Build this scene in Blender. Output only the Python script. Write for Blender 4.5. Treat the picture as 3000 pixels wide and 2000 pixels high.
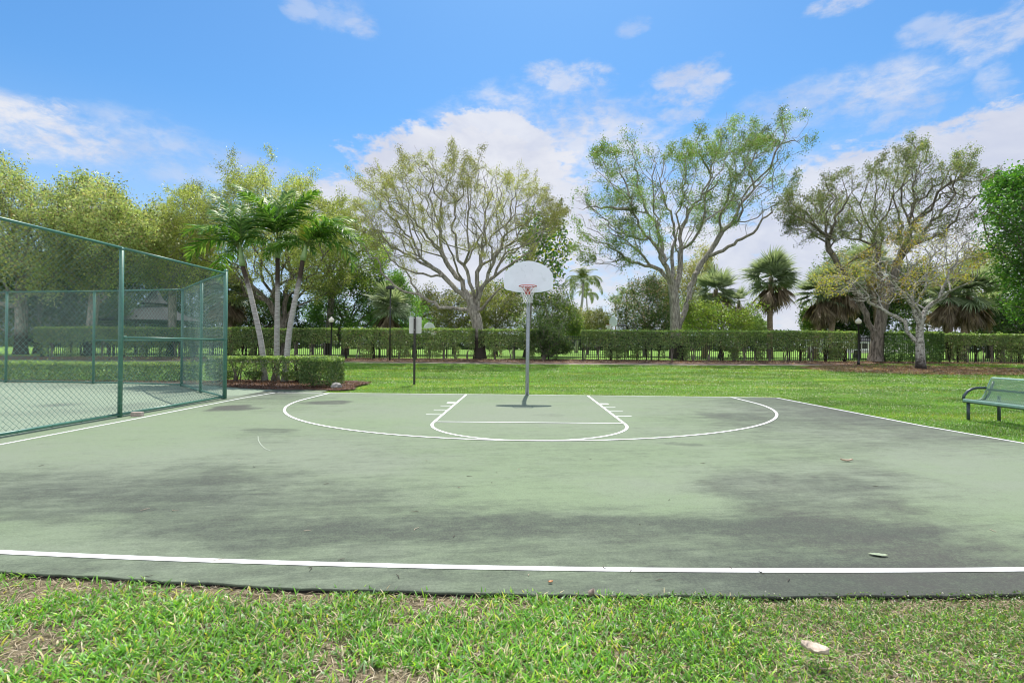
import bpy, math, random
import numpy as np
from mathutils import Vector, Matrix
R = math.radians
sc = bpy.context.scene
for o in list(bpy.data.objects): bpy.data.objects.remove(o)
COL = sc.collection

# ------------------------------------------------------------------ camera
FPX, CX, D, H, YAW, PIT, ROLL = 1522.38, -.1167, 15.7462, 1.4698, -.0216, .0092, .0058
cy, sy = math.cos(YAW), math.sin(YAW); cp, sp = math.cos(PIT), math.sin(PIT); cr, sr = math.cos(ROLL), math.sin(ROLL)
_R0 = np.array([cy, -sy, 0]); _F0 = np.array([sy, cy, 0]); _U = np.array([0, 0, 1.])
CF = cp*_F0+sp*_U; _U1 = -sp*_F0+cp*_U; CR = cr*_R0+sr*_U1; CU = cr*_U1-sr*_R0
CAM = np.array([CX, -D, H])
cam = bpy.data.cameras.new('camera'); cam.lens = FPX/3000*36; cam.sensor_width = 36; cam.sensor_fit = 'HORIZONTAL'
cam.clip_start = .05; cam.clip_end = 6000
co = bpy.data.objects.new('camera', cam); COL.objects.link(co)
m = Matrix.Identity(4)
for i in range(3):
    m[i][0] = CR[i]; m[i][1] = CU[i]; m[i][2] = -CF[i]; m[i][3] = CAM[i]
co.matrix_world = m; sc.camera = co

# ------------------------------------------------------------------ light, sky, exposure
SUN_EL, SUN_AZ = 63.0, 4.0          # sun stands ahead of the camera, a touch to the right
sun = bpy.data.lights.new('sun', 'SUN'); sun.energy = 3.3; sun.angle = R(.53); sun.color = (1, .95, .87)
so = bpy.data.objects.new('sun', sun); COL.objects.link(so)
_e, _a = R(SUN_EL), R(SUN_AZ)
sd = Vector((math.sin(_a)*math.cos(_e), math.cos(_a)*math.cos(_e), math.sin(_e)))
so.rotation_euler = sd.to_track_quat('Z', 'Y').to_euler(); so.location = (0, 0, 60)
sc.view_settings.view_transform = 'Standard'; sc.view_settings.look = 'None'
sc.view_settings.gamma = 1; sc.view_settings.exposure = 1.0
SKY_STRENGTH = 0.10
sc.cycles.filter_width = 1.1

w = bpy.data.worlds.new("World"); sc.world = w; w.use_nodes = True
NT = w.node_tree; NT.nodes.clear()
class NG:
    """small helper to write node graphs as expressions"""
    def __init__(s, nt): s.nt = nt
    def new(s, t, **k):
        n = s.nt.nodes.new(t)
        for a, b in k.items(): setattr(n, a, b)
        return n
    def put(s, sock, v):
        if isinstance(v, bpy.types.NodeSocket): s.nt.links.new(v, sock)
        elif v is not None:
            if sock.type == 'RGBA' and isinstance(v, (tuple, list)) and len(v) == 3: v = (*v, 1)
            sock.default_value = v
    def m(s, op, a, b=None, c=None, clamp=False):
        n = s.new('ShaderNodeMath', operation=op, use_clamp=clamp)
        s.put(n.inputs[0], a); s.put(n.inputs[1], b) if b is not None else None
        if c is not None: s.put(n.inputs[2], c)
        return n.outputs[0]
    def mix(s, f, a, b, mode='MIX'):
        n = s.new('ShaderNodeMix', data_type='RGBA', blend_type=mode)
        s.put(n.inputs[0], f); s.put(n.inputs[6], a); s.put(n.inputs[7], b); return n.outputs[2]
    def noise(s, vec, scale, detail=4, rough=.55, dist=0.):
        n = s.new('ShaderNodeTexNoise'); s.put(n.inputs['Vector'], vec)
        n.inputs['Scale'].default_value = scale; n.inputs['Detail'].default_value = detail
        n.inputs['Roughness'].default_value = rough; n.inputs['Distortion'].default_value = dist
        return n.outputs['Fac']
    def rng(s, v, a, b, c=0., d=1., smooth=True):
        n = s.new('ShaderNodeMapRange', interpolation_type='SMOOTHSTEP' if smooth else 'LINEAR')
        s.put(n.inputs[0], v); n.inputs[1].default_value = a; n.inputs[2].default_value = b
        n.inputs[3].default_value = c; n.inputs[4].default_value = d; return n.outputs[0]
    def scale(s, vec, k):
        n = s.new('ShaderNodeVectorMath', operation='MULTIPLY'); s.put(n.inputs[0], vec); n.inputs[1].default_value = k
        return n.outputs[0]
g = NG(NT)
sky = g.new('ShaderNodeTexSky', sky_type='NISHITA', sun_disc=False)
sky.sun_elevation = R(SUN_EL); sky.sun_rotation = R(SUN_AZ)
sky.air_density = 1.0; sky.dust_density = 0.6; sky.ozone_density = 2.2; sky.altitude = 0
tc = g.new('ShaderNodeTexCoord'); sep = g.new('ShaderNodeSeparateXYZ'); NT.links.new(tc.outputs['Generated'], sep.inputs[0])
dx, dy, dz = sep.outputs
az = g.m('ARCTAN2', dx, dy); el = g.m('ARCSINE', dz)
# cloud puffs are laid out by compass bearing and elevation (radians), with a noise-broken edge
nvec = g.scale(tc.outputs['Generated'], (1, 1, 2.0))
n1 = g.noise(nvec, 5.0, 9, .58, .35); n2 = g.noise(nvec, 16., 7, .6, .2); nw = g.noise(nvec, 2.2, 5, .55)
n4 = g.noise(nvec, 34., 6, .62, .3)
wobs = g.m('ADD', g.m('MULTIPLY', g.m('SUBTRACT', n2, .5), 4.2), g.m('MULTIPLY', g.m('SUBTRACT', n4, .5), 2.4))
wob = g.m('ADD', g.m('MULTIPLY', g.m('SUBTRACT', n1, .5), 2.6), g.m('ADD', g.m('MULTIPLY', g.m('SUBTRACT', n2, .5), 1.5), g.m('MULTIPLY', g.m('SUBTRACT', n4, .5), 1.3)))
CL = [  # px, py, rx, ry (photo pixels), density
 (1330, 500, 330, 110, 1.0), (1440, 440, 190, 90, .95), (1330, 680, 480, 210, .97), (1900, 860, 900, 130, .85), (2650, 760, 700, 230, .95), (1620, 470, 330, 140, .75), (1200, 560, 220, 70, .6),
 (120, 385, 210, 62, .86), (150, 350, 90, 40, .8), (420, 430, 190, 70, .42), (650, 500, 240, 60, .4), (330, 450, 160, 40, .3),
 (1660, 225, 110, 34, .6), (2030, 250, 90, 50, .62), (1985, 340, 60, 22, .5), (2560, 270, 150, 60, .62), (2330, 320, 150, 60, .45),
 (2640, 300, 100, 60, .45), (2470, 8, 80, 22, .6), (2900, 100, 95, 55, .55), (2720, 90, 65, 30, .4), (2920, 240, 40, 40, .4),
 (1000, 45, 90, 36, .26), (1060, 85, 50, 25, .4), (880, 20, 50, 30, .35), (1850, 75, 50, 20, .3),
 (2850, 480, 460, 130, .95), (2500, 640, 620, 150, .8), (2150, 420, 160, 60, .45), (1780, 700, 560, 190, .7)]
wisp_ = g.rng(g.m('ADD', g.m('MULTIPLY', n2, .6), g.m('MULTIPLY', n4, .4)), .34, .60, .25, 1.15)
tot = None
for px, py, rx, ry, dn in CL:
    v = CF+CR*(px-1500)/FPX+CU*(1000-py)/FPX; v = v/np.linalg.norm(v)
    a0 = math.atan2(v[0], v[1]); e0 = math.asin(v[2])
    ra = rx/FPX*v[1]; re_ = ry/FPX*v[1]*1.05
    u = g.m('MULTIPLY', g.m('SUBTRACT', az, a0), 1/ra); vv = g.m('MULTIPLY', g.m('SUBTRACT', el, e0), 1/re_)
    r2 = g.m('ADD', g.m('MULTIPLY', u, u), g.m('MULTIPLY', vv, vv))
    hi, lo = (1.35, .75) if dn >= .89 else (2.3, -.2)
    f = g.m('MULTIPLY', g.rng(g.m('ADD', r2, g.m('MULTIPLY', wobs if rx*ry < 9000 else wob, -1.1)), hi, lo), dn)
    if dn < .89: f = g.m('MULTIPLY', f, wisp_)
    tot = f if tot is None else g.m('MAXIMUM', tot, f)
# loose clouds over the rest of the dome (outside the view they only feed reflections and fill light)
back = g.m('MULTIPLY', g.rng(nw, .36, .60), g.rng(dy, .25, -.2))
tot = g.m('MAXIMUM', tot, 0., clamp=True)
haze = g.m('MULTIPLY', g.rng(el, .42, -.02), .8)
hsv = g.new('ShaderNodeHueSaturation'); hsv.inputs['Hue'].default_value = .503; hsv.inputs['Saturation'].default_value = 1.12; hsv.inputs['Value'].default_value = 1.0
NT.links.new(sky.outputs[0], hsv.inputs['Color'])
skyc = g.mix(1.0, hsv.outputs[0], (.47, .735, .835), 'MULTIPLY')
shade = g.rng(n1, .35, .7)
cc = g.mix(shade, (3.3, 3.4, 3.95), (4.3, 4.3, 4.5))
c1 = g.mix(haze, skyc, (3.0, 3.45, 4.5))
c2 = g.mix(g.m('MULTIPLY', tot, .93), c1, cc); c2 = g.mix(back, c2, (8.5, 8.5, 8.8))
bg = g.new('ShaderNodeBackground'); g.put(bg.inputs[0], c2); bg.inputs[1].default_value = SKY_STRENGTH
wo = g.new('ShaderNodeOutputWorld'); NT.links.new(bg.outputs[0], wo.inputs[0])

# ------------------------------------------------------------------ helpers
def zt(Y):
    s = np.clip((np.asarray(Y, float)-5)/20, 0, 1); return .55*s*s*(3-2*s)
def ray(px, py):
    v = CF+CR*(px-1500)/FPX+CU*(1000-py)/FPX; return v/v[1]
def P(px, py, d): return CAM+ray(px, py)*d
def G(px, py):
    r = ray(px, py); lo, hi = 1., 200.
    for d in np.arange(1, 200, .25):
        if CAM[2]+r[2]*d <= zt(CAM[1]+d): hi = d; lo = d-.25; break
    for _ in range(20):
        md = (lo+hi)/2
        if CAM[2]+r[2]*md <= zt(CAM[1]+md): hi = md
        else: lo = md
    return CAM+r*hi
def tag(o, label=None, cat=None, group=None, kind=None):
    if label: o['label'] = label
    if cat: o['category'] = cat
    if group: o['group'] = group
    if kind: o['kind'] = kind
    return o
def empty(name, loc=(0, 0, 0), label=None, cat=None, group=None):
    o = bpy.data.objects.new(name, None); COL.objects.link(o); o.location = tuple(float(c) for c in loc); o.empty_display_size = .2
    return tag(o, label, cat, group)
def link(name, me, mat, parent=None):
    o = bpy.data.objects.new(name, me); COL.objects.link(o)
    if mat is not None and len(me.materials) == 0: me.materials.append(mat)
    if parent is not None:
        o.parent = parent
        rt = parent
        while rt.parent: rt = rt.parent
        if rt.type == 'EMPTY' and parent is rt: o.location = -rt.location      # geometry is written in world coordinates
    return o
def np_mesh(name, V, F, mat, parent=None, col=None, smooth=False):
    """V (n,3); F (m,k) with k = 3 or 4, or a list of such arrays"""
    me = bpy.data.meshes.new(name); V = np.asarray(V, np.float32)
    Fs = F if isinstance(F, list) else [F]
    Fs = [np.asarray(f, np.int32) for f in Fs if len(f)]
    me.vertices.add(len(V)); me.vertices.foreach_set('co', V.ravel())
    loops = np.concatenate([f.ravel() for f in Fs]); tots = np.concatenate([np.full(len(f), f.shape[1], np.int32) for f in Fs])
    me.loops.add(len(loops)); me.loops.foreach_set('vertex_index', loops)
    me.polygons.add(len(tots)); st = np.zeros(len(tots), np.int32); st[1:] = np.cumsum(tots)[:-1]
    me.polygons.foreach_set('loop_start', st)
    if smooth: me.polygons.foreach_set('use_smooth', np.ones(len(tots), bool))
    if col is not None:
        a = me.color_attributes.new('Col', 'FLOAT_COLOR', 'POINT')
        c = np.ones((len(V), 4), np.float32); c[:, :3] = col; a.data.foreach_set('color', c.ravel())
    me.update(calc_edges=True); me.validate()
    return link(name, me, mat, parent)
class MB:
    def __init__(s): s.v = []; s.f = []
    def add(s, V, F):
        b = len(s.v); s.v += [tuple(float(c) for c in p) for p in V]; s.f += [tuple(i+b for i in f) for f in F]
    def box(s, c, sz, rz=0.):
        x, y, z = [q/2 for q in sz]; ca, sa = math.cos(rz), math.sin(rz)
        V = [(c[0]+ca*a-sa*b, c[1]+sa*a+ca*b, c[2]+e) for e in (-z, z) for a, b in ((-x, -y), (x, -y), (x, y), (-x, y))]
        s.add(V, [(3, 2, 1, 0), (4, 5, 6, 7), (0, 1, 5, 4), (1, 2, 6, 5), (2, 3, 7, 6), (3, 0, 4, 7)])
    def tube(s, pts, r, n=10, cap=True):
        pts = [np.array(p, float) for p in pts]; k = len(pts); rr = r if hasattr(r, '__len__') else [r]*k
        base = []; up = None
        for i, p in enumerate(pts):
            t = pts[min(i+1, k-1)]-pts[max(i-1, 0)]; t = t/(np.linalg.norm(t)+1e-9)
            if up is None:
                a = np.array([0, 0, 1.]) if abs(t[2]) < .9 else np.array([1., 0, 0]); up = np.cross(a, t)
            up = up-t*np.dot(up, t); up /= np.linalg.norm(up); w_ = np.cross(t, up)
            base += [p+rr[i]*(up*math.cos(2*math.pi*j/n)+w_*math.sin(2*math.pi*j/n)) for j in range(n)]
        F = [(i*n+j, i*n+(j+1) % n, (i+1)*n+(j+1) % n, (i+1)*n+j) for i in range(k-1) for j in range(n)]
        if cap: F += [tuple(range(n))[::-1], tuple(range((k-1)*n, k*n))]
        s.add(base, F)
    def lathe(s, c, prof, n=20):
        V = [(c[0]+r*math.cos(2*math.pi*j/n), c[1]+r*math.sin(2*math.pi*j/n), c[2]+z) for r, z in prof for j in range(n)]
        F = [(i*n+j, i*n+(j+1) % n, (i+1)*n+(j+1) % n, (i+1)*n+j) for i in range(len(prof)-1) for j in range(n)]
        F += [tuple(range(n))[::-1], tuple(range((len(prof)-1)*n, len(prof)*n))]
        s.add(V, F)
    def torus(s, c, R_, r, n=32, k=8):
        V = []; F = []
        for i in range(n):
            a = 2*math.pi*i/n
            for j in range(k):
                b = 2*math.pi*j/k; q = R_+r*math.cos(b); V.append((c[0]+q*math.cos(a), c[1]+q*math.sin(a), c[2]+r*math.sin(b)))
                F.append((i*k+j, ((i+1) % n)*k+j, ((i+1) % n)*k+(j+1) % k, i*k+(j+1) % k))
        s.add(V, F)
    def prism(s, outline, t, fn):
        """outline list of (a,b); fn(a,b,c) -> 3D; thickness along c"""
        n = len(outline); V = [fn(a, b, 0) for a, b in outline]+[fn(a, b, t) for a, b in outline]
        s.add(V, [tuple(range(n)), tuple(range(2*n-1, n-1, -1))]+[(i, i+n, (i+1) % n+n, (i+1) % n) for i in range(n)])
    def build(s, name, mat, parent=None, smooth=False, bevel=0):
        me = bpy.data.meshes.new(name); me.from_pydata(s.v, [], s.f); me.update()
        if smooth:
            me.polygons.foreach_set('use_smooth', [len(p.vertices) <= 4 for p in me.polygons])
        o = link(name, me, mat, parent)
        if bevel:
            b = o.modifiers.new('bevel', 'BEVEL'); b.width = bevel; b.segments = 2; b.limit_method = 'ANGLE'
        return o
def copy_tree(o, parent=None):
    c = o.copy(); COL.objects.link(c)
    if parent is not None: c.parent = parent
    for ch in o.children: copy_tree(ch, c)
    return c
_rs = np.random.RandomState(5)
_LT = _rs.rand(256, 256)
def vnoise(x, y):
    xi = np.floor(x).astype(int); yi = np.floor(y).astype(int); fx = x-xi; fy = y-yi
    fx = fx*fx*(3-2*fx); fy = fy*fy*(3-2*fy)
    a = _LT[xi % 256, yi % 256]; b = _LT[(xi+1) % 256, yi % 256]; c = _LT[xi % 256, (yi+1) % 256]; d_ = _LT[(xi+1) % 256, (yi+1) % 256]
    return (a*(1-fx)+b*fx)*(1-fy)+(c*(1-fx)+d_*fx)*fy
def fbm(x, y, o=5, r=.5):
    x = np.asarray(x, float); y = np.asarray(y, float); t = 0; a = 1; n = 0
    for i in range(o):
        t = t+a*vnoise(x*2**i+17.3*i, y*2**i+9.1*i); n += a; a *= r
    return t/n

# ------------------------------------------------------------------ materials
def mat(name):
    m_ = bpy.data.materials.new(name); m_.use_nodes = True; nt = m_.node_tree
    return m_, NG(nt), nt.nodes['Principled BSDF']
def paint(name, col, rough=.5, metal=0., var=.12, scale=30., bump=.0, spec=.5):
    m_, g, b = mat(name); t = g.new('ShaderNodeTexCoord').outputs['Object']
    n = g.noise(t, scale, 5, .6); k = g.rng(n, .3, .7, 1-var, 1+var)
    cmb = g.new('ShaderNodeCombineXYZ'); [g.put(cmb.inputs[i], k) for i in range(3)]
    g.put(b.inputs['Base Color'], g.mix(1., col, cmb.outputs[0], 'MULTIPLY'))
    b.inputs['Roughness'].default_value = rough; b.inputs['Metallic'].default_value = metal
    b.inputs['Specular IOR Level'].default_value = spec
    if bump:
        bn = g.new('ShaderNodeBump'); bn.inputs['Strength'].default_value = bump; bn.inputs['Distance'].default_value = .02
        g.put(bn.inputs['Height'], n); g.put(b.inputs['Normal'], bn.outputs[0])
    return m_
def leaf_mat(name, transl=.4, rough=.45, spec=.35):
    m_, g, b = mat(name); nt = m_.node_tree
    at = g.new('ShaderNodeAttribute', attribute_name='Col'); c = at.outputs['Color']
    g.put(b.inputs['Base Color'], c); b.inputs['Roughness'].default_value = rough; b.inputs['Specular IOR Level'].default_value = spec
    tr = g.new('ShaderNodeBsdfTranslucent'); g.put(tr.inputs[0], g.mix(1., c, (1.25, 1.25, .7), 'MULTIPLY'))
    mx = g.new('ShaderNodeMixShader'); mx.inputs[0].default_value = transl
    nt.links.new(b.outputs[0], mx.inputs[1]); nt.links.new(tr.outputs[0], mx.inputs[2])
    nt.links.new(mx.outputs[0], nt.nodes['Material Output'].inputs[0]); return m_
LEAF = leaf_mat('foliage'); GRASS = leaf_mat('grass blades', .42, .42, .4)
def bark_mat(name, c1, c2, scale=9., stretch=.25, blot=None, foot=0):
    m_, g, b = mat(name); t = g.new('ShaderNodeTexCoord').outputs['Object']; v = g.scale(t, (1, 1, stretch))
    n = g.noise(v, scale, 7, .65, .3); c = g.mix(g.rng(n, .35, .65), c1, c2)
    if blot:
        n2 = g.noise(g.scale(t, (1, 1, 1.6)), 7., 4, .7, .8); c = g.mix(g.rng(n2, .53, .6), c, blot)
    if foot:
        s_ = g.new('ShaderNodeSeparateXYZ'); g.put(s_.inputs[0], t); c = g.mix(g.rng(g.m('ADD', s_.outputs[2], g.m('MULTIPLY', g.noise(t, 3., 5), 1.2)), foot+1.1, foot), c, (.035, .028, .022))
    g.put(b.inputs['Base Color'], c); b.inputs['Roughness'].default_value = .9; b.inputs['Specular IOR Level'].default_value = .2
    bn = g.new('ShaderNodeBump'); bn.inputs['Strength'].default_value = .7; bn.inputs['Distance'].default_value = .04
    g.put(bn.inputs['Height'], n); g.put(b.inputs['Normal'], bn.outputs[0]); return m_
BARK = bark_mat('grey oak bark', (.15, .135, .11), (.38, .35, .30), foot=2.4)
BARK_D = bark_mat('dark bark', (.075, .065, .052), (.24, .21, .175))
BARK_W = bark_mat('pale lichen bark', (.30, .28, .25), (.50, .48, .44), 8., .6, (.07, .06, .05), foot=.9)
PALM_GR = bark_mat('ringed palm trunk', (.22, .20, .18), (.42, .40, .37), 5., 9.)
PALM_BR = bark_mat('brown palm trunk', (.17, .12, .08), (.33, .26, .19), 7., 3.)
GREEN_PIPE = paint('green fence paint', (.062, .175, .13), .38, 0, .15, 25.)
GREEN_WIRE = paint('green vinyl wire', (.13, .235, .205), .25, 0, .15, 8., 0, .9)
BLACK = paint('black paint', (.012, .012, .013), .4, 0, .2, 20.)
BRONZE = paint('dark bronze post', (.04, .036, .032), .5, .3, .25, 30.)
GALV = paint('galvanised steel', (.33, .35, .40), .42, .55, .16, 22.)
WHITE = paint('weathered white board', (.80, .82, .85), .35, 0, .07, 3.)
ALU = paint('bare sign back', (.56, .55, .53), .5, .15, .06, 4.)
RED = paint('orange red rim', (.42, .05, .025), .45, 0, .15, 30.)
NET = paint('white net cord', (.72, .72, .72), .8, 0, .05, 50.)
LINE = paint('white court paint', (.76, .77, .76), .6, 0, .07, 12.)
def _worn():
    nt = LINE.node_tree; g = NG(nt); b = nt.nodes['Principled BSDF']; src = b.inputs['Base Color'].links[0].from_socket; t = g.new('ShaderNodeTexCoord').outputs['Object']
    k = g.m('ADD', g.rng(g.noise(t, 60., 8, .75), .56, .70), g.m('MULTIPLY', g.rng(g.noise(t, 2.5, 6, .7), .48, .72), .35), clamp=True)
    g.put(b.inputs['Base Color'], g.mix(g.m('MULTIPLY', k, .62), src, (.24, .27, .23)))
_worn()
BOARD = paint('sky grey board with old smudges', (.70, .735, .80), .30, 0, .03, 3.)
def _smudge():
    nt = BOARD.node_tree; g = NG(nt); b = nt.nodes['Principled BSDF']; src = b.inputs['Base Color'].links[0].from_socket; t = g.new('ShaderNodeTexCoord').outputs['Object']
    k = g.m('MULTIPLY', g.rng(g.noise(t, 3.4, 6, .65, .6), .52, .68), .30); k2 = g.m('MULTIPLY', g.rng(g.noise(t, 11., 5, .7), .60, .72), .25); g.put(b.inputs['Base Color'], g.mix(g.m('ADD', k, k2, clamp=True), src, (.42, .46, .48)))
_smudge()
BENCH = paint('sage green coated metal', (.17, .29, .225), .38, 0, .12, 15.)
BENCH_P = paint('slate green pipe', (.045, .065, .07), .35, .2, .3, 18.)
GLOBE = paint('frosted cream globe', (.72, .68, .58), .3, 0, .05, 10.)
STONE = paint('grey stone', (.26, .25, .23), .9, 0, .3, 9., .5)
BRICKM = paint('pinkish concrete', (.40, .33, .29), .9, 0, .2, 30., .4)

def col_ground(name, bumps=.3, fine=90., amt=.25, rough=.85, stretch=(1, 1, 1)):
    """base colour from the painted vertex colours, broken up by two scales of noise"""
    m_, g, b = mat(name); t = g.new('ShaderNodeTexCoord').outputs['Object']
    at = g.new('ShaderNodeAttribute', attribute_name='Col').outputs['Color']
    n = g.noise(g.scale(t, stretch), fine, 6, .7); n2 = g.noise(t, fine/14, 5, .6)
    k = g.m('MULTIPLY', g.rng(n, .3, .7, 1-amt, 1+amt), g.rng(n2, .3, .7, 1-amt*.4, 1+amt*.4))
    cmb = g.new('ShaderNodeCombineXYZ'); [g.put(cmb.inputs[i], k) for i in range(3)]
    g.put(b.inputs['Base Color'], g.mix(1., at, cmb.outputs[0], 'MULTIPLY')); b.inputs['Roughness'].default_value = rough
    b.inputs['Specular IOR Level'].default_value = .25
    bn = g.new('ShaderNodeBump'); bn.inputs['Strength'].default_value = bumps; bn.inputs['Distance'].default_value = .01
    g.put(bn.inputs['Height'], n); g.put(b.inputs['Normal'], bn.outputs[0]); return m_
def court_mat():
    m_, g, b = mat('acrylic court surface'); t = g.new('ShaderNodeTexCoord').outputs['Object']
    s_ = g.new('ShaderNodeSeparateColor'); g.put(s_.inputs[0], g.new('ShaderNodeAttribute', attribute_name='Col').outputs['Color']); dk, br, lt = s_.outputs
    rot = g.new('ShaderNodeMapping'); g.put(rot.inputs[0], t); rot.inputs['Rotation'].default_value = (0, 0, R(-9)); v = rot.outputs[0]
    st = g.noise(g.scale(v, (1.3, 7., 1)), 1., 12, .70, .4); st2 = g.noise(g.scale(v, (7., 34., 1)), 1., 8, .7); bl = g.noise(t, 3.2, 9, .66, .3); gr = g.noise(t, 55., 9, .85); sc_ = g.noise(t, 11., 10, .78)
    n = g.m('ADD', g.m('ADD', g.m('MULTIPLY', g.m('SUBTRACT', st, .5), 1.5), g.m('MULTIPLY', g.m('SUBTRACT', st2, .5), .9)), g.m('MULTIPLY', g.m('SUBTRACT', bl, .5), .8))
    hard = g.rng(g.m('ADD', dk, g.m('MULTIPLY', n, .80)), .10, .86)
    k = g.m('ADD', g.m('MULTIPLY', dk, .42), g.m('MULTIPLY', hard, .58)); k = g.m('ADD', k, g.m('MULTIPLY', g.m('SUBTRACT', gr, .5), 1.5)); k = g.m('ADD', k, g.m('MULTIPLY', g.m('SUBTRACT', sc_, .5), .85), clamp=True)
    base = g.mix(lt, (.180, .214, .152), (.170, .222, .132)); base = g.mix(g.m('MULTIPLY', g.rng(sc_, .62, .72), .25), base, (.26, .29, .23))
    dark = g.mix(g.m('ADD', br, g.m('MULTIPLY', g.m('SUBTRACT', bl, .5), .8), clamp=True), (.054, .064, .052), (.064, .060, .056))
    s3 = g.new('ShaderNodeSeparateXYZ'); g.put(s3.inputs[0], t)
    c = g.mix(g.m('MULTIPLY', k, .98), base, dark); c = g.mix(g.rng(s3.outputs[2], -.004, -.02), c, (.012, .011, .010))
    g.put(b.inputs['Base Color'], c); g.put(b.inputs['Roughness'], g.rng(gr, .3, .7, .72, .95)); b.inputs['Specular IOR Level'].default_value = .22
    bn = g.new('ShaderNodeBump'); bn.inputs['Strength'].default_value = .6; bn.inputs['Distance'].default_value = .008; g.put(bn.inputs['Height'], gr); g.put(b.inputs['Normal'], bn.outputs[0]); return m_
SLAB = court_mat(); COURT = col_ground('acrylic tennis surface', .5, 170., .22, .8); SOIL = col_ground('lawn soil and turf', .6, 40., .45, .95)
MULCH = col_ground('mulch and leaf litter', 1., 55., .75, .95); PATHM = col_ground('concrete path', .3, 60., .15, .9)

# ------------------------------------------------------------------ ground sheets
def near_edge(X):
    X = np.asarray(X, float); a = np.clip(np.abs(X), 0, 3.5)
    return -12.63+.0125*a*a+.0125*7*(np.abs(X)-a)*.25+(fbm(X*1.3+40, X*0+3.3, 4)-.5)*.10+(fbm(X*9, X*0+7.3, 3)-.5)*.03
def grid(xs, ys, zf):
    X, Y = np.meshgrid(xs, ys, indexing='ij'); V = np.stack([X, Y, zf(X, Y)], -1).reshape(-1, 3)
    n, k = len(xs), len(ys); i, j = np.meshgrid(np.arange(n-1), np.arange(k-1), indexing='ij'); a = (i*k+j).ravel()
    return V, np.stack([a, a+k, a+k+1, a+1], 1)
def lin(*seg):
    out = []
    for a, b, n in seg: out += list(np.linspace(a, b, n, endpoint=False))
    return np.array(out+[seg[-1][1]])
def lawn_z(X, Y): return zt(Y)-.03
xs = lin((-1500, -120, 12), (-120, -40, 30), (-40, 45, 170), (45, 120, 20), (120, 1500, 12))
ys = lin((-60, -20, 20), (-20, -11, 40), (-11, 30, 120), (30, 60, 40), (60, 200, 20), (200, 3000, 15))
V, F = grid(xs, ys, lawn_z)
n = fbm(V[:, 0]*.5, V[:, 1]*.5, 5); n3 = fbm(V[:, 0]*.12+9, V[:, 1]*.25, 4)
c = np.array([.08, .16, .018])[None]*(0.7+.6*n[:, None])+(n3[:, None]-.45)*np.array([.09, .10, .0])[None]
c = np.where((V[:, 1] > 23)[:, None], np.array([.135, .25, .03])[None]*(.75+.5*n[:, None]), c); near = (V[:, 1] < -12)[:, None]; c = np.where(near, np.array([.15, .125, .075])[None]*(.6+.8*n[:, None]), c)
lit = np.exp(-(((V[:, 0]-23.2)/5.2)**2+((V[:, 1]-14.8)/2.5)**2)**1.5)[:, None]; c = c*(1-lit)+np.array([.20, .13, .09])*lit
np_mesh('lawn', V, F, SOIL, col=np.clip(c, .01, 1), smooth=True)['kind'] = 'structure'

# court slab: painted green, stained dark where water and algae lie
SX = np.array([0, 200, 400, 600, 800, 1000, 1200, 1400, 1600, 1800, 2000, 2200, 2352])*1.2755
SY = np.array([905, 920, 940, 962, 1000, 1040, 1075, 1100, 1130, 1160, 1190, 1220, 1250, 1280, 1330, 1360])*1.2755
SM = np.array([   # how grimy the slab is, read off in columns (left to right) and rows (far to near)
 [.3, .3, .4, .6, .3, .2, .22, .22, .3, .7, .9, .9, .9], [.2, .2, .3, .4, .2, .16, .18, .2, .28, .68, .9, .9, .9], [.1, .1, .2, .25, .22, .12, .12, .15, .30, .62, .8, .85, .85],
 [.1, .1, .1, .12, .14, .12, .12, .14, .34, .58, .72, .66, .7], [.12, .12, .12, .30, .24, .2, .2, .22, .26, .36, .42, .55, .6], [.12, .12, .14, .2, .30, .3, .24, .22, .22, .30, .34, .26, .28],
 [.3, .32, .36, .38, .26, .24, .22, .22, .22, .36, .36, .14, .14], [.55, .58, .56, .5, .32, .24, .16, .14, .14, .5, .5, .12, .1], [.5, .66, .70, .66, .5, .3, .16, .12, .14, .6, .56, .2, .1],
 [.5, .66, .66, .58, .5, .40, .34, .34, .52, .58, .48, .24, .14], [.38, .46, .58, .68, .7, .72, .72, .72, .80, .86, .76, .42, .2], [.22, .26, .42, .58, .64, .68, .68, .64, .80, .88, .84, .58, .36],
 [.3, .32, .36, .42, .46, .46, .48, .52, .62, .70, .74, .68, .45], [.42, .42, .42, .44, .46, .46, .48, .5, .58, .62, .66, .68, .6], [.46, .5, .5, .52, .52, .52, .54, .58, .70, .8, .84, .84, .8], [.5, .55, .55, .6, .6, .6, .6, .65, .75, .85, .9, .9, .85]])
PUD = [(690, 1194, 70, 9, .75, .8), (965, 1179, 66, 6, .62, .7), (790, 1260, 110, 7, .35, .1), (1600, 1216, 40, 5, .2, .5), (1990, 1300, 60, 8, .3, .6), (760, 1150, 120, 5, .6, .3), (2130, 1215, 80, 12, .3, .8), (2440, 1420, 90, 20, .25, .2), (2400, 1560, 260, 30, .25, .6)]
def w_ell(px, py, rx, ry):
    c0 = G(px, py); a = G(px, py+ry); b = G(px, max(py-ry, 1090)); d_ = c0[1]+D
    return c0[0], c0[1], rx*d_/FPX, max((b[1]-a[1])/2, .05)
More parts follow.
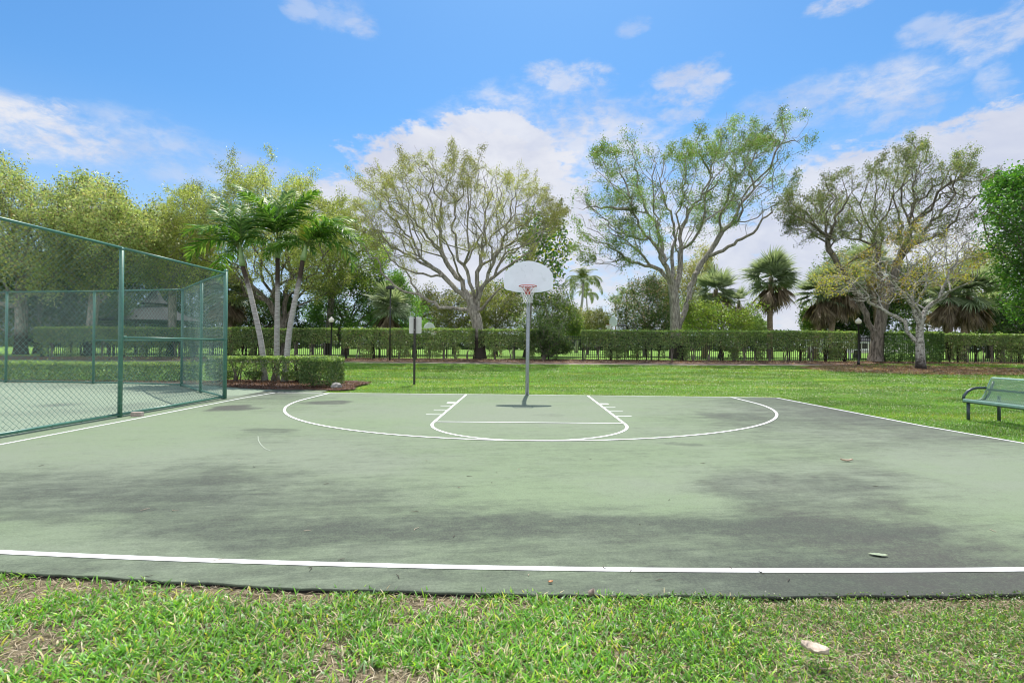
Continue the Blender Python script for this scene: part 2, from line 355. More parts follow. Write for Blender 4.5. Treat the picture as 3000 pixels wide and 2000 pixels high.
def court_col(X, Y):
    wx = X+(fbm(X*.8+3, Y*.8, 5)-.5)*2.2; wy = Y+(fbm(X*.55+31, Y*.9+8, 5)-.5)*1.5*np.clip((-Y)/9, .25, 1)
    rel = np.stack([wx-CAM[0], wy-CAM[1], 0*X-CAM[2]], 1); fw = np.maximum(rel@CF, .8); u = 1500+FPX*(rel@CR)/fw; v = 1000-FPX*(rel@CU)/fw
    # smooth bilinear lookup
    iu = np.clip(np.interp(u, SX, np.arange(len(SX))), 0, len(SX)-1.001); iv = np.clip(np.interp(v, SY, np.arange(len(SY))), 0, len(SY)-1.001)
    a, b = iu.astype(int), iv.astype(int); fu, fv = iu-a, iv-b; fu = fu*fu*(3-2*fu); fv = fv*fv*(3-2*fv)
    dk = (SM[b, a]*(1-fu)+SM[b, a+1]*fu)*(1-fv)+(SM[b+1, a]*(1-fu)+SM[b+1, a+1]*fu)*fv
    br = np.clip((u-1900)/900, 0, 1)*.55
    for px, py, rx, ry, s_, b_ in PUD:
        x0, y0, ax, ay = w_ell(px, py, rx, ry); w1 = (fbm(X*2+3, Y*2, 4)-.5)*.6
        e = s_*np.clip(1.35-(((X+w1-x0)/ax)**2+((Y+w1*.6-y0)/ay)**2), 0, 1)**.6; dk = dk+e*(1-dk); br = np.maximum(br, e*b_)
    # streaks dragged out by drying water, blotches of algae, and small scabs where the coating has gone
    xs_, ys_ = X*.97+Y*.25, Y*.97-X*.25
    st = fbm(xs_*.9, ys_*4.5, 7, .68)-.5; st2 = fbm(X*2.6+9, Y*3.4, 6, .66)-.5; st3 = fbm(X*9, Y*13, 4, .7)-.5
    dk = dk+st*.30*np.clip(dk*2.2, .35, 1)+st2*.35*np.clip(dk*2.2, .3, 1)
    mot = fbm(X*.35+70, Y*.6, 4)-.5; dk = np.clip(dk*1.02+mot*.15, 0, 1)[..., None]; br = np.clip(br+st2*.8, 0, 1)[..., None]
    lt = np.clip(.5+mot*2+st2, 0, 1)[..., None]
    return np.concatenate([dk, br, lt], 1)
def right_edge(Y): return np.interp(Y, [-12.7, -7.43, -5.66, -1.67, .3], [8.05, 7.80, 7.58, 7.47, 7.44])+(fbm(Y*2., Y*0+2, 3)-.5)*.06
def far_edge(X): return np.interp(X, [-8.4, -6.45, -6.35, 0, 7.5], [1.35, 1.3, .22, .14, -.2])+(fbm(X*2, X*0+5, 3)-.5)*.05
us = np.linspace(0, 1, 460); vs = np.linspace(0, 1, 420)
U_, V_ = np.meshgrid(us, vs, indexing='ij')
Xa = -8.3+U_*16.2
Ya0 = near_edge(Xa); Ya = Ya0+(far_edge(Xa)-Ya0)*(V_**1.15)
re_ = right_edge(Ya); Xa = -8.3+U_*(re_+8.3)
Vc = np.stack([Xa, Ya, np.zeros_like(Xa)], -1).reshape(-1, 3); n_, k_ = Xa.shape
i_, j_ = np.meshgrid(np.arange(n_-1), np.arange(k_-1), indexing='ij'); a_ = (i_*k_+j_).ravel(); Fc = np.stack([a_, a_+k_, a_+k_+1, a_+1], 1)
cc_ = court_col(Vc[:, 0], Vc[:, 1])
# the slab has a broken dark lip: a second ring of vertices dropped down and slightly out
ring = np.concatenate([np.arange(n_)*k_, (n_-1)*k_+np.arange(k_)[1:], (np.arange(n_)[::-1][1:])*k_+k_-1])
Vr = Vc[ring].copy(); Vr[:, 2] = -.07; Vr[:n_, 1] += .012+.03*fbm(Vr[:n_, 0]*7, Vr[:n_, 0]*0, 3); b0 = len(Vc)
Fr = np.stack([ring[:-1], b0+np.arange(len(ring)-1), b0+np.arange(1, len(ring)), ring[1:]], 1)
Vr2 = np.concatenate([Vc, Vr]); cr_ = np.concatenate([cc_, np.tile([[1., .5, .5]], (len(Vr), 1))])
np_mesh('basketball_court', Vr2, [Fc, Fr], SLAB, col=cr_)['kind'] = 'structure'
# tennis court beyond the fence
xs = np.linspace(-34, -8.302, 150); ys = np.linspace(-12.4, 3.85, 110)
V, F = grid(xs, ys, lambda X, Y: X*0+.0)
st = fbm(V[:, 0]*.5+4, V[:, 1]*.9, 5); dk = np.clip((st-.6)*2.5, 0, 1)
for px, py, rx, ry, s in ((170, 1186, 55, 6, .9), (490, 1150, 70, 5, .7), (560, 1140, 90, 5, .6), (60, 1214, 80, 3, .5), (420, 1197, 160, 2.5, .3)):
    x0, y0, ax, ay = w_ell(px, py, rx, ry); dk = np.maximum(dk, s*np.exp(-(((V[:, 0]-x0)/ax)**2+((V[:, 1]-y0)/ay)**2)))
c = np.array([.20, .25, .18])*(1-dk[:, None])+np.array([.09, .11, .09])*dk[:, None]
np_mesh('tennis_court', V, F, COURT, col=c)['kind'] = 'structure'

def sheet(name, poly, mat_, colr, z=.0, amp=.4, sx=2.0):
    """fine-celled sheet following the lawn inside a polygon, wobbly rim"""
    p = np.array(poly, float); x0, y0 = p.min(0); x1, y1 = p.max(0)
    xs = np.arange(x0-.3, x1+.3, max((x1-x0)/220, .12)); ys = np.arange(y0-.3, y1+.3, max((y1-y0)/60, .08))
    V, F = grid(xs, ys, lambda X, Y: lawn_z(X, Y)+z)
    q = V[:, :2]+np.stack([(fbm(V[:, 0]*1.7, V[:, 1]*1.7, 3)-.5)*.5, (fbm(V[:, 0]*1.9+50, V[:, 1]*1.9, 3)-.5)*.5], 1)
    ins = inside(q, p); F = F[ins[F].all(1)]
    n = fbm(V[:, 0]*sx, V[:, 1]*sx, 5)[:, None]
    used = np.unique(F); mp = np.full(len(V), -1); mp[used] = np.arange(len(used))
    o = np_mesh(name, V[used], mp[F], mat_, col=(np.array(colr)*(1-amp+2*amp*n))[used]); o['kind'] = 'structure'; return o
def inside(q, p):
    x, y = q[:, 0], q[:, 1]; r = np.zeros(len(q), bool); j = len(p)-1
    for i in range(len(p)):
        c = ((p[i, 1] > y) != (p[j, 1] > y)) & (x < (p[j, 0]-p[i, 0])*(y-p[i, 1])/(p[j, 1]-p[i, 1]+1e-12)+p[i, 0]); r ^= c; j = i
    return r
sheet('path', [(-60, 17.2), (-12, 17.4), (0, 17.1), (10, 17.2), (17, 17.5), (21.2, 18.1), (21, 18.4), (16, 18.4), (0, 18.1), (-60, 18.3)], PATHM, (.24, .21, .17), .006, .2)
sheet('mulch_strip', [(-60, 18.2), (-12, 18.3), (0, 18.0), (12, 18.1), (21, 18.3), (26, 18.8), (60, 19.6), (60, 23.2), (-60, 23.2)], MULCH, (.125, .082, .06), .012, .5, 3.)
sheet('mulch_bed', [(-12.6, 4.0), (-11.6, 2.5), (-8.9, 1.15), (-7.4, 1.12), (-5.9, 1.05), (-5.7, 1.5), (-6.0, 2.3), (-5.9, 4.6), (-7, 5.6), (-12.6, 5.6)], MULCH, (.10, .058, .04), .05, .5, 4.)
sheet('fence_base_strip', [(-34, 3.9), (-12.4, 3.2), (-12.0, 2.6), (-11.6, 2.9), (-12.4, 4.2), (-34, 4.5)], MULCH, (.09, .065, .05), .045, .5, 4.)

# painted lines: strips a few millimetres above the slab
LB = MB()
def stripe(pts, w_, z=.004):
    pts = [np.array(p, float) for p in pts]; n = len(pts); L = []; Q = []
    for i, p in enumerate(pts):
        t = pts[min(i+1, n-1)]-pts[max(i-1, 0)]; t /= np.linalg.norm(t); nn = np.array([-t[1], t[0]])
        k1, k2 = [1+.10*(float(fbm(p[0]*2.3+e, p[1]*2.3, 4))-.5) for e in (0, 9)]; L.append((*(p+nn*w_/2*k1), z)); Q.append((*(p-nn*w_/2*k2), z))
    LB.add(L+Q, [(i, i+n, i+n+1, i+1) for i in range(n-1)])
def line_obj(name, z=.004):
    o = LB.build(name, LINE); o['kind'] = 'structure'; LB.v.clear(); LB.f.clear()
NL = [(x, -12.29+.0096*min(abs(x), 4)**2+max(abs(x)-4, 0)*.07) for x in np.linspace(-7.68, 7.9, 60)]
stripe(NL, .062); stripe([(-7.66, -12.0), (-7.70, -8.3), (-7.73, -5.65), (-7.84, -1.6), (-7.74, .1)], .052)
stripe([(7.93, -12.0), (7.72, -7.43), (7.50, -5.66), (7.38, -1.67), (7.35, -.27)], .052)
stripe([(-7.7, .12), (-3, .06), (0, .03), (3, -.07), (7.32, -.24)], .055)
line_obj('court_boundary_lines')
stripe([(-1.83, .0), (-1.83, -5.77)], .055); stripe([(1.83, -.05), (1.83, -5.77)], .055)
a = np.linspace(math.pi, 2*math.pi, 50)
line_obj('lane_lines'); stripe([(1.83*math.cos(t), -5.80+1.83*math.sin(t)) for t in a], .055, .004)
line_obj('free_throw_arc'); stripe([(-1.80, -5.72), (1.80, -5.72)], .05, .008); line_obj('free_throw_line')
stripe([(-6.03, -.02)]+[(6.03*math.cos(t), -1.66+5.98*math.sin(t)) for t in np.linspace(math.pi, 2*math.pi, 90)]+[(6.03, -.2)], .055, .008)
line_obj('three_point_line')
for s in (-1, 1):
    for y, w_, l in ((2.32, .28, .22), (3.05, .055, .27), (3.85, .055, .3), (4.65, .055, .33)):
        stripe([(s*1.86, -y), (s*(1.86+l), -y)], w_ if w_ < .1 else .2, .004)
line_obj('lane_hash_marks')
stripe([tuple(G(x, y)[:2]) for x, y in ((756, 1278), (757, 1290), (764, 1302), (778, 1315), (795, 1321))], .012); o = LB.build('chalk_arc', paint('faint chalk', (.30, .34, .27), .8, 0, .3, 20.)); o['kind'] = 'structure'; LB.v.clear(); LB.f.clear()

# ------------------------------------------------------------------ leaf / blade factories
def pal_cols(rs, pal, n):
    """pal: list of (weight, rgb)"""
    w_ = np.array([p[0] for p in pal], float); w_ /= w_.sum(); idx = rs.choice(len(pal), n, p=w_)
    c = np.array([p[1] for p in pal])[idx]; return c*(.75+.5*rs.rand(n, 1))
def leaf_quads(rs, C, size, pal, aspect=.5, up=.3, cols=None, droop=0.):
    """one pointed, slightly folded leaf (rhombus) at every centre"""
    n = len(C); s = size*(.6+.8*rs.rand(n, 1))
    t = rs.normal(size=(n, 3)); t[:, 2] -= droop; t /= np.linalg.norm(t, axis=1, keepdims=True)
    nn = rs.normal(size=(n, 3)); nn[:, 2] += up*2; b = np.cross(nn, t); b /= np.linalg.norm(b, axis=1, keepdims=True)+1e-9
    fold = np.cross(t, b)*s*.12
    V = np.stack([C-t*s*.5, C+b*s*aspect*.5+fold, C+t*s*.5, C-b*s*aspect*.5+fold], 1).reshape(-1, 3)
    F = np.arange(4*n).reshape(n, 4)
    c = pal_cols(rs, pal, n) if cols is None else cols
    return V, F, np.repeat(c, 4, 0)
def rings(Pn, Dn, r, k):
    ref = np.array([.31, .93, .12]); u = np.cross(Dn, ref); u /= np.linalg.norm(u, axis=1, keepdims=True)+1e-9; v = np.cross(Dn, u)
    a = np.arange(k)*2*math.pi/k
    return Pn[:, None]+r[:, None, None]*(u[:, None]*np.cos(a)[None, :, None]+v[:, None]*np.sin(a)[None, :, None])
def grow(seeds, par, pts, bf):
    """balanced minimum spanning tree: free points hook on where wire length plus path length is least"""
    N0, n = len(seeds), len(pts); nodes = np.concatenate([seeds, pts]); parent = np.concatenate([par, np.full(n, -1)]).astype(int)
    pl = np.zeros(N0+n)
    for i in range(N0):
        if par[i] >= 0: pl[i] = pl[par[i]]+np.linalg.norm(seeds[i]-seeds[par[i]])
    best = np.full(n, 1e9); bp = np.zeros(n, int)
    for i in range(N0):
        c = np.linalg.norm(pts-seeds[i], axis=1)+bf*pl[i]; mm = c < best; best[mm] = c[mm]; bp[mm] = i
    done = np.zeros(n, bool)
    for _ in range(n):
        j = int(np.argmin(np.where(done, 1e18, best))); done[j] = True; parent[N0+j] = bp[j]
        L = np.linalg.norm(pts[j]-nodes[bp[j]]); pl[N0+j] = pl[bp[j]]+L
        c = np.linalg.norm(pts-pts[j], axis=1)+bf*pl[N0+j]; mm = (c < best) & ~done; best[mm] = c[mm]; bp[mm] = N0+j
    return nodes, parent, pl
def noise3(p, s, seed):
    r = np.random.RandomState(seed); t = 0
    for i in range(7):
        k = r.normal(size=3); k = k/np.linalg.norm(k)*s*(.6+.9*r.rand()); t = t+np.sin(p@k+r.rand()*6.28)
    return t/2.6
def conv(x0, y0, s, pts): return [(x0+a/s, y0+b/s) for a, b in pts]
def crown_points(rs, poly, d, depth, n, clump=0., cs=.9, seed=0, wisp=1.):
    p = np.array(poly, float); c0 = p.mean(0); lo, hi = p.min(0), p.max(0); out = []
    tries = 0
    while len(out) < n and tries < 60:
        tries += 1
        q = lo-20+(hi-lo+40)*rs.rand(n*2, 2); am = min(hi-lo)*.16
        q2 = q+am*2*np.stack([fbm(q[:, 0]/38+seed, q[:, 1]/38, 3)-.5, fbm(q[:, 0]/38, q[:, 1]/38+seed+7, 3)-.5], 1); q = q[inside(q2, p)]
        rho = np.sqrt((((q-(lo+hi)/2)/((hi-lo)/2))**2).sum(1)/1.25); off = (rs.rand(len(q))*2-1)*depth*np.sqrt(np.clip(1-rho**2, .06, 1))
        W = np.array([P(a, b, d+o_) for (a, b), o_ in zip(q, off)])
        if len(W) and clump > 0:
            k = noise3(W, cs, seed) > (rs.rand(len(W))*2-1)*1.2+clump-1; W = W[k]
        out += list(W)
    out = np.array(out[:n]); c3 = out.mean(0)-np.array([0, 0, (out[:, 2].max()-out[:, 2].min())*.35])
    dv = out-c3; rr_ = np.linalg.norm(dv/(np.abs(dv).max(0)+.1), axis=1); k = np.where((rr_ > np.quantile(rr_, .72)) & (rs.rand(len(out)) < .33))[0]; ext = []
    for i in k:
        u = dv[i]/np.linalg.norm(dv[i])+rs.normal(size=3)*.35+np.array([0, 0, .35]); u /= np.linalg.norm(u); st = wisp*rs.uniform(.18, .34)
        for j in range(1, rs.randint(2, 5)): ext.append(out[i]+u*st*j+rs.normal(size=3)*.05*wisp)
    return np.concatenate([out, np.array(ext)]) if ext else out
def tree(name, label, cat, limbs, poly, d, depth, npts, nleaf, lsize, pal, bark, R0=.35, bf=.35, seed=1, spread=.22, clump=.5, cs=.9, group=None,
         aspect=.5, rtip=.008, base_px=None, jit=.06, tipbias=.5, up=.3, droop=0., wisp=1.3, limbk=.36, gap=-9., gs=.9, flare=1.35, crown_name='crown'):
    rs = np.random.RandomState(seed)
    # seed skeleton from traced limbs
    S = []; par = []; off = []; px2 = []; smin = []
    for li, lm in enumerate(limbs):
        tgt = 0 if li == 0 else (rs.rand()*2-1)*depth*.75
        if li == 0: o0 = 0; pi = -1
        else:
            dd = [(a-lm[0][0])**2+(b-lm[0][1])**2 for a, b in px2]; pi = int(np.argmin(dd)); o0 = off[pi]
        L = [0]
        for a, b in zip(lm[:-1], lm[1:]): L.append(L[-1]+math.hypot(a[0]-b[0], a[1]-b[1]))
        step = max(.45/d*FPX, 4); m_ = max(int(L[-1]/step), 2)
        tt = np.linspace(0, L[-1], m_+1); xs_ = np.interp(tt, L, [p[0] for p in lm]); ys_ = np.interp(tt, L, [p[1] for p in lm])
        for k in range(0 if li == 0 else 1, m_+1):
            f_ = tt[k]/L[-1]; o_ = o0+(tgt-o0)*f_**.8 if li else 0
            q = P(xs_[k], ys_[k], d+o_)
            if li and k: q = q+rs.normal(size=3)*jit*(.5+f_)
            smin.append(R0*(1.-.2*f_ if li == 0 else (limbk if li < 9 else limbk*.6)*(1-f_)**.9)); S.append(q); par.append(pi); off.append(o_); px2.append((xs_[k], ys_[k])); pi = len(S)-1
    S = np.array(S); par = np.array(par)
    pts = crown_points(rs, poly, d, depth, npts, clump, cs, seed, wisp)
    nodes, parent, pl = grow(S, par, pts, bf); N = len(nodes)
    nodes[len(S):] += rs.normal(size=(N-len(S), 3))*jit*.6
    # radii from the number of twigs carried
    order = np.argsort(-pl); cnt = np.ones(N)
    for i in order:
        if parent[i] >= 0: cnt[parent[i]] += cnt[i]
    k_ = math.log(R0/rtip)/math.log(cnt.max()); rad = rtip*cnt**k_
    rad[:len(S)] = np.maximum(rad[:len(S)], np.array(smin)); base = nodes[0]
    rad = rad*(1+(flare-1)*np.exp(-np.clip(nodes[:, 2]-base[2], 0, 50)/.45)*(np.abs(nodes[:, 0]-base[0]) < 1.2))
    child = np.where(parent >= 0)[0]; pr = parent[child]
    Dn = nodes[child]-nodes[pr]; Dn /= np.linalg.norm(Dn, axis=1, keepdims=True)+1e-9
    dirn = np.zeros((N, 3)); dirn[child] = Dn; dirn[0] = (0, 0, 1)
    main = np.full(N, -1); mr = np.zeros(N)
    for c_, p_ in zip(child, pr):
        if rad[c_] > mr[p_]: mr[p_] = rad[c_]; main[p_] = c_
    dn2 = dirn.copy(); hm = main >= 0; dn2[hm] += dirn[main[hm]]; dn2 /= np.linalg.norm(dn2, axis=1, keepdims=True)+1e-9
    def skin(sel, k):
        c_ = child[sel]; p_ = pr[sel]; ism = main[p_] == c_
        ra = np.where(ism, rad[p_], np.minimum(rad[p_]*.8, rad[c_]*1.25)); da = np.where(ism[:, None], dn2[p_], Dn[sel])
        A = rings(nodes[p_], da, ra, k); B = rings(nodes[c_], dn2[c_], rad[c_], k); n = len(c_)
        V = np.concatenate([A, B], 1).reshape(-1, 3); b0 = (np.arange(n)*2*k)[:, None]; j = np.arange(k)[None]; j2 = (np.arange(k)+1)[None] % k
        return V, np.stack([b0+j, b0+j2, b0+k+j2, b0+k+j], -1).reshape(-1, 4)
    thick = rad[child] > .035
    V1, F1 = skin(thick, 9); V2, F2 = skin(~thick, 4)
    root = empty(name, base, label, cat, group)
    np_mesh('trunk', np.concatenate([V1, V2]), np.concatenate([F1, F2+len(V1)]), bark, root, smooth=True)
    if nleaf:
        tip = child[rad[child] < rtip*(3.2 if tipbias < .9 else 60)]; tp = parent[tip]; wgt = 1/(cnt[tip]**tipbias); wgt /= wgt.sum()
        e = rs.choice(len(tip), nleaf, p=wgt); f_ = rs.rand(nleaf, 1)*1.15; C = nodes[tp[e]]*(1-f_)+nodes[tip[e]]*f_+rs.normal(size=(nleaf, 3))*spread
        k = noise3(C, gs, seed+9) > gap; C = C[k]; nleaf = len(C)
        cl = .5+.5*np.clip(noise3(C, 1.1, seed+50)[:, None]*.8, -1, 1)
        cols = np.clip(pal_cols(rs, pal, nleaf)*(.55+.85*cl)*1.5, 0, .6)
        V, F, c = leaf_quads(rs, C, lsize, pal, aspect, up, cols, droop)
        np_mesh(crown_name, V, F, LEAF, root, col=c)
    return root
YG = [(3, (.20, .23, .045)), (2, (.15, .20, .05)), (1, (.27, .26, .07)), (1, (.10, .13, .04))]
OLIVE = [(3, (.15, .165, .055)), (2, (.11, .14, .05)), (1, (.20, .17, .08)), (.6, (.22, .22, .10))]
MIDG = [(3, (.10, .17, .04)), (2, (.07, .13, .03)), (1, (.15, .20, .06)), (.5, (.16, .15, .06))]
DARKG = [(3, (.026, .052, .016)), (2, (.035, .07, .02)), (1, (.06, .10, .025)), (.3, (.02, .03, .013))]
BRIGHT = [(3, (.10, .22, .03)), (2, (.07, .17, .03)), (1, (.16, .27, .04))]
LIME = [(3, (.20, .27, .05)), (2, (.15, .24, .045)), (1, (.26, .30, .07))]

# ------------------------------------------------------------------ chain link fences of the tennis court
def chain_mesh(p0, p1, z0, z1, pitch=.102, r=.0031):
    p0 = np.array(p0); p1 = np.array(p1); L = np.linalg.norm(p1-p0); t = (p1-p0)/L; nrm = np.array([-t[1], t[0]])
    nx = int(L/pitch); px_ = L/nx; nz = int(round((z1-z0)/(pitch*.5))); dz_ = (z1-z0)/nz
    # each wire zigzags; neighbours touch at the corners
    A = []; B = []
    i = np.arange(nx+1)
    for j in range(nz):
        s = 1 if j % 2 == 0 else -1
        xa = i*px_+s*px_*.25; xb = i*px_-s*px_*.25
        for (u0, u1) in ((xa, xb), (xa+0., xb+0.)):
            pass
        A.append(np.stack([xa, np.full(nx+1, z0+j*dz_), np.full(nx+1, .003*s)], 1)); B.append(np.stack([xb, np.full(nx+1, z0+(j+1)*dz_), np.full(nx+1, -.003*s)], 1))
        A.append(np.stack([xa-px_*.0+0., np.full(nx+1, z0+j*dz_), np.full(nx+1, .003*s)], 1)); B.append(np.stack([xb+s*px_, np.full(nx+1, z0+(j+1)*dz_), np.full(nx+1, -.003*s)], 1))
    A = np.concatenate(A); B = np.concatenate(B)
    k = (A[:, 0] > 0) & (A[:, 0] < L) & (B[:, 0] > 0) & (B[:, 0] < L); A = A[k]; B = B[k]
    def W(q):
        wob = .012*np.sin(q[:, 0]*1.7+q[:, 1]*.9)+.008*np.sin(q[:, 0]*4.1-q[:, 1]*2.3)
        xy = p0[None]+t[None]*(q[:, :1]+.006*np.sin(q[:, 1:2]*3.1))+nrm[None]*(q[:, 2]+wob)[:, None]
        return np.concatenate([xy, q[:, 1:2]], 1)
    A = W(A); B = W(B); Dn = B-A; Dn /= np.linalg.norm(Dn, axis=1, keepdims=True)
    RA = rings(A, Dn, np.full(len(A), r), 3); RB = rings(B, Dn, np.full(len(A), r), 3)
    V = np.concatenate([RA, RB], 1).reshape(-1, 3); b0 = (np.arange(len(A))*6)[:, None]; j = np.arange(3)[None]; j2 = (j+1) % 3
    return V, np.stack([b0+j, b0+j2, b0+3+j2, b0+3+j], -1).reshape(-1, 4)
FH = 3.40
def fence_run(label, posts, mid=(), top=True, r_post=.042, tall_end=None):
    """posts: list of (x, y, own) where own tells whether this run owns the post; one thing per straight run"""
    root = empty('chain_link_fence', (posts[0][0], posts[0][1], 0), label, 'fence', 'green chain link fences round the tennis court')
    for i, (x, y, own) in enumerate(posts):
        if not own: continue
        b = MB(); h = FH+(.08 if i == tall_end else -.02); rr = r_post*1.25 if i == tall_end else r_post
        b.tube([(x, y, -.05), (x, y, h)], rr, 14); b.lathe((x, y, h), [(rr+.006, -.03), (rr+.006, .0), (rr*.6, .03), (.005, .04)], 14)
        po = b.build('post', GREEN_PIPE, root, smooth=True)
        for z in (.28, .75, 1.2, 1.62, 2.15, 2.62, 3.0):
            bands = MB(); bands.torus((x, y, z), rr+.001, .004, 14, 5); bands.build('tie_band', GREEN_WIRE, po)
    for i, ((xa, ya, _), (xb, yb, _)) in enumerate(zip(posts[:-1], posts[1:])):
        b = MB(); b.tube([(xa, ya, FH), (xb, yb, FH)], .026, 10); b.build('top_rail', GREEN_PIPE, root, smooth=True)
        b = MB(); b.tube([(xa, ya, .06), (xb, yb, .06)], .028, 10)
        L = math.hypot(xb-xa, yb-ya); dr = R(90)
        for k in range(int(L/.6)):
            f_ = (k+.5)*.6/L; b.tube([(xa+(xb-xa)*f_-.001, ya+(yb-ya)*f_, .06), (xa+(xb-xa)*(f_+.012/L), ya+(yb-ya)*(f_+.012/L), .06)], .031, 10)
        b.build('bottom_rail', GREEN_PIPE, root, smooth=True)
        if i in mid:
            b = MB(); b.tube([(xa, ya, 1.60), (xb, yb, 1.60)], .024, 10)
            ux, uy = (xb-xa)/L, (yb-ya)/L
            for s, (qx, qy) in ((1, (xa, ya)), (-1, (xb, yb))): b.tube([(qx+s*ux*.04, qy+s*uy*.04, 1.6), (qx+s*ux*.13, qy+s*uy*.13, 1.6)], .036, 10)
            b.build('middle_rail', GREEN_PIPE, root, smooth=True)
        V, F = chain_mesh((xa, ya), (xb, yb), .05, FH); np_mesh('wire_mesh', V, F, GREEN_WIRE, root)
fence_run('green chain link fence along the left side of the basketball court', [(-8.2, -1.82, True), (-8.2, -5.48, True), (-8.22, -9.14, True), (-8.24, -12.3, True)], mid=(0,), tall_end=0)
fence_run('short angled chain link run joining near and far fence lines, looking dense and bluish', [(-8.2, -1.82, False), (-9.94, -.1, True), (-12.11, 2.27, False)])
fence_run('farther green chain link fence in front of the low hedge', [(-12.11, 2.27, True), (-15.9, 3.02, True), (-19.55, 3.38, True), (-23.2, 3.75, True), (-26.9, 4.1, True)], mid=(0,))

# ------------------------------------------------------------------ basketball hoop
def fan_outline(n=30):
    pts = []; w_ = 1.37/1430
    top = [(.685, .02), (.672, .085), (.640, .135), (.60, .18), (.55, .235), (.48, .29), (.40, .338), (.31, .378), (.21, .41), (.11, .434), (0, .443)]
    pts += top+[(-x, z) for x, z in top[-2::-1]]
    low = [(215, 980), (232, 1040), (300, 1078), (450, 1112), (600, 1146), (740, 1158), (1110, 1158), (1290, 1142), (1440, 1112), (1570, 1078), (1628, 1045), (1645, 980)]
    for a, b in low: pts.append(((a-930)*w_, (690-b)*w_))
    return pts
HZ = 3.11
hp = empty('basketball_hoop', (.01, .05, 0), 'basketball hoop with white fan backboard and orange rim at the court end', 'basketball hoop')
b = MB(); b.tube([(.01, .05, -.1), (.02, .05, 1.5), (.035, .05, 2.75), (.035, -.02, 3.05), (.035, -.2, 3.27), (.035, -.45, 3.36), (.035, -1.13, 3.36)], .057, 18); b.build('pole', GALV, hp, smooth=True)
b = MB(); b.box((.035, -1.13, 3.3), (.5, .05, .06)); b.box((.035, -1.13, 3.6), (.5, .05, .06)); b.box((.035, -1.12, 3.36), (.12, .06, .7)); b.tube([(.035, .0, 2.7), (.035, -1.1, 3.1)], .022, 10)
b.build('mounting_frame', GALV, hp)
b = MB(); bz = 3.42; b.prism(fan_outline(), .035, lambda a, q, c: (a+.02, -1.2+c, bz+q)); bb = b.build('backboard', BOARD, hp, bevel=.006)
st = MB()
for (x, z) in ((.13, 3.6), (-.42, 3.0), (-.06, 3.72)): st.lathe((x, -1.206, z), [(.012, -.004), (.010, .004)], 8)
st.build('bolt', GALV, bb)
rx, ry_ = .0, -1.62
b = MB(); b.torus((rx, ry_, HZ), .235, .011, 40, 8)
for i in range(12):
    t = 2*math.pi*i/12; b.torus((rx+.235*math.cos(t), ry_+.235*math.sin(t), HZ-.018), .012, .0035, 8, 4)
b.tube([(rx-.16, ry_+.18, HZ-.01), (rx-.07, -1.21, HZ-.12)], .008, 8); b.tube([(rx+.16, ry_+.18, HZ-.01), (rx+.07, -1.21, HZ-.12)], .008, 8)
b.box((rx, -1.215, HZ-.10), (.15, .02, .20)); b.box((rx, -1.30, HZ-.012), (.15, .19, .012)); rim = b.build('rim', RED, hp, smooth=True)
b = MB(); nl = 12; prof = [(.235, -.02), (.215, -.10), (.175, -.19), (.145, -.27), (.128, -.34), (.122, -.40), (.135, -.46)]
def ring_p(l, i): r_, z_ = prof[l]; t = 2*math.pi*(i+(l % 2)*.5)/nl; return (rx+r_*math.cos(t), ry_+r_*math.sin(t), HZ+z_)
for l in range(len(prof)-1):
    for i in range(nl):
        b.tube([ring_p(l, i), ring_p(l+1, i)], .0042, 4); b.tube([ring_p(l, i), ring_p(l+1, i-1 if l % 2 == 0 else i+1)], .0042, 4)
b.build('net', NET, rim)

# ------------------------------------------------------------------ sign seen from behind
sg = G(1214, 1125); sx_, sy_ = sg[0], sg[1]
s0 = empty('sign', (sx_, sy_, 0), 'blank back of a pale sign plate on a dark channel post', 'sign')
b = MB()
for dx_, w_, dy_ in ((0, .075, 0), (-.034, .010, -.02), (.034, .010, -.02)): b.box((sx_+dx_, sy_+dy_-.0005*abs(w_*1000), 1.27), (w_, .012 if w_ > .05 else .045, 2.62))
b.build('post', BRONZE, s0)
b = MB(); o_ = []
for cx_, cz_, a0 in ((.19, .27, 0), (-.19, .27, 90), (-.19, -.27, 180), (.19, -.27, 270)):
    for t in range(0, 91, 18): o_.append((cx_+.05*math.cos(R(a0+t)), cz_+.05*math.sin(R(a0+t))))
b.prism(o_, .006, lambda a, q, c: (sx_+.01+a, sy_+.045+c, 2.25+q)); pl_ = b.build('sign_plate', ALU, s0)
b = MB()
for z in (2.52, 2.08): b.tube([(sx_, sy_-.09, z), (sx_, sy_-.035, z)], .012, 8)
b.build('bolt', ALU, s0)

# ------------------------------------------------------------------ lamp posts
def lamp(px, pyb, h, label, rz=1.):
    p = G(px, pyb); x, y, z = p; z -= .03
    r_ = empty('lamp_post', (x, y, z), label, 'lamp post', 'short park lamps with cream globes')
    b = MB(); b.lathe((x, y, z), [(.085, 0), (.085, .22), (.06, .30), (.052, .34), (.048, h-.55), (.07, h-.52), (.07, h-.47), (.10, h-.44), (.12, h-.40)], 16); b.build('post', BLACK, r_, smooth=True)
    b = MB(); b.lathe((x, y, z+h-.40), [(.10, 0), (.155, .05), (.185, .14), (.18, .21), (.14, .27), (.09, .30), (.07, .31), (.075, .345), (.04, .365), (.02, .40)], 20); b.build('globe', GLOBE, r_, smooth=True)
lamp(970, 1056, 3.0, 'short lamp with cream globe in the hedge gap behind the palms')
lamp(2515, 1069, 3.06, 'short lamp with cream globe on a black post at the right end of the path')
p = G(1142, 1056); fl = empty('floodlight_pole', (p[0], p[1], p[2]), 'tall slim dark pole with a boxy light head left of the oak', 'light pole')
b = MB(); b.lathe((p[0], p[1], p[2]-.1), [(.05, 0), (.038, 5.0)], 12); b.build('pole', BLACK, fl, smooth=True)
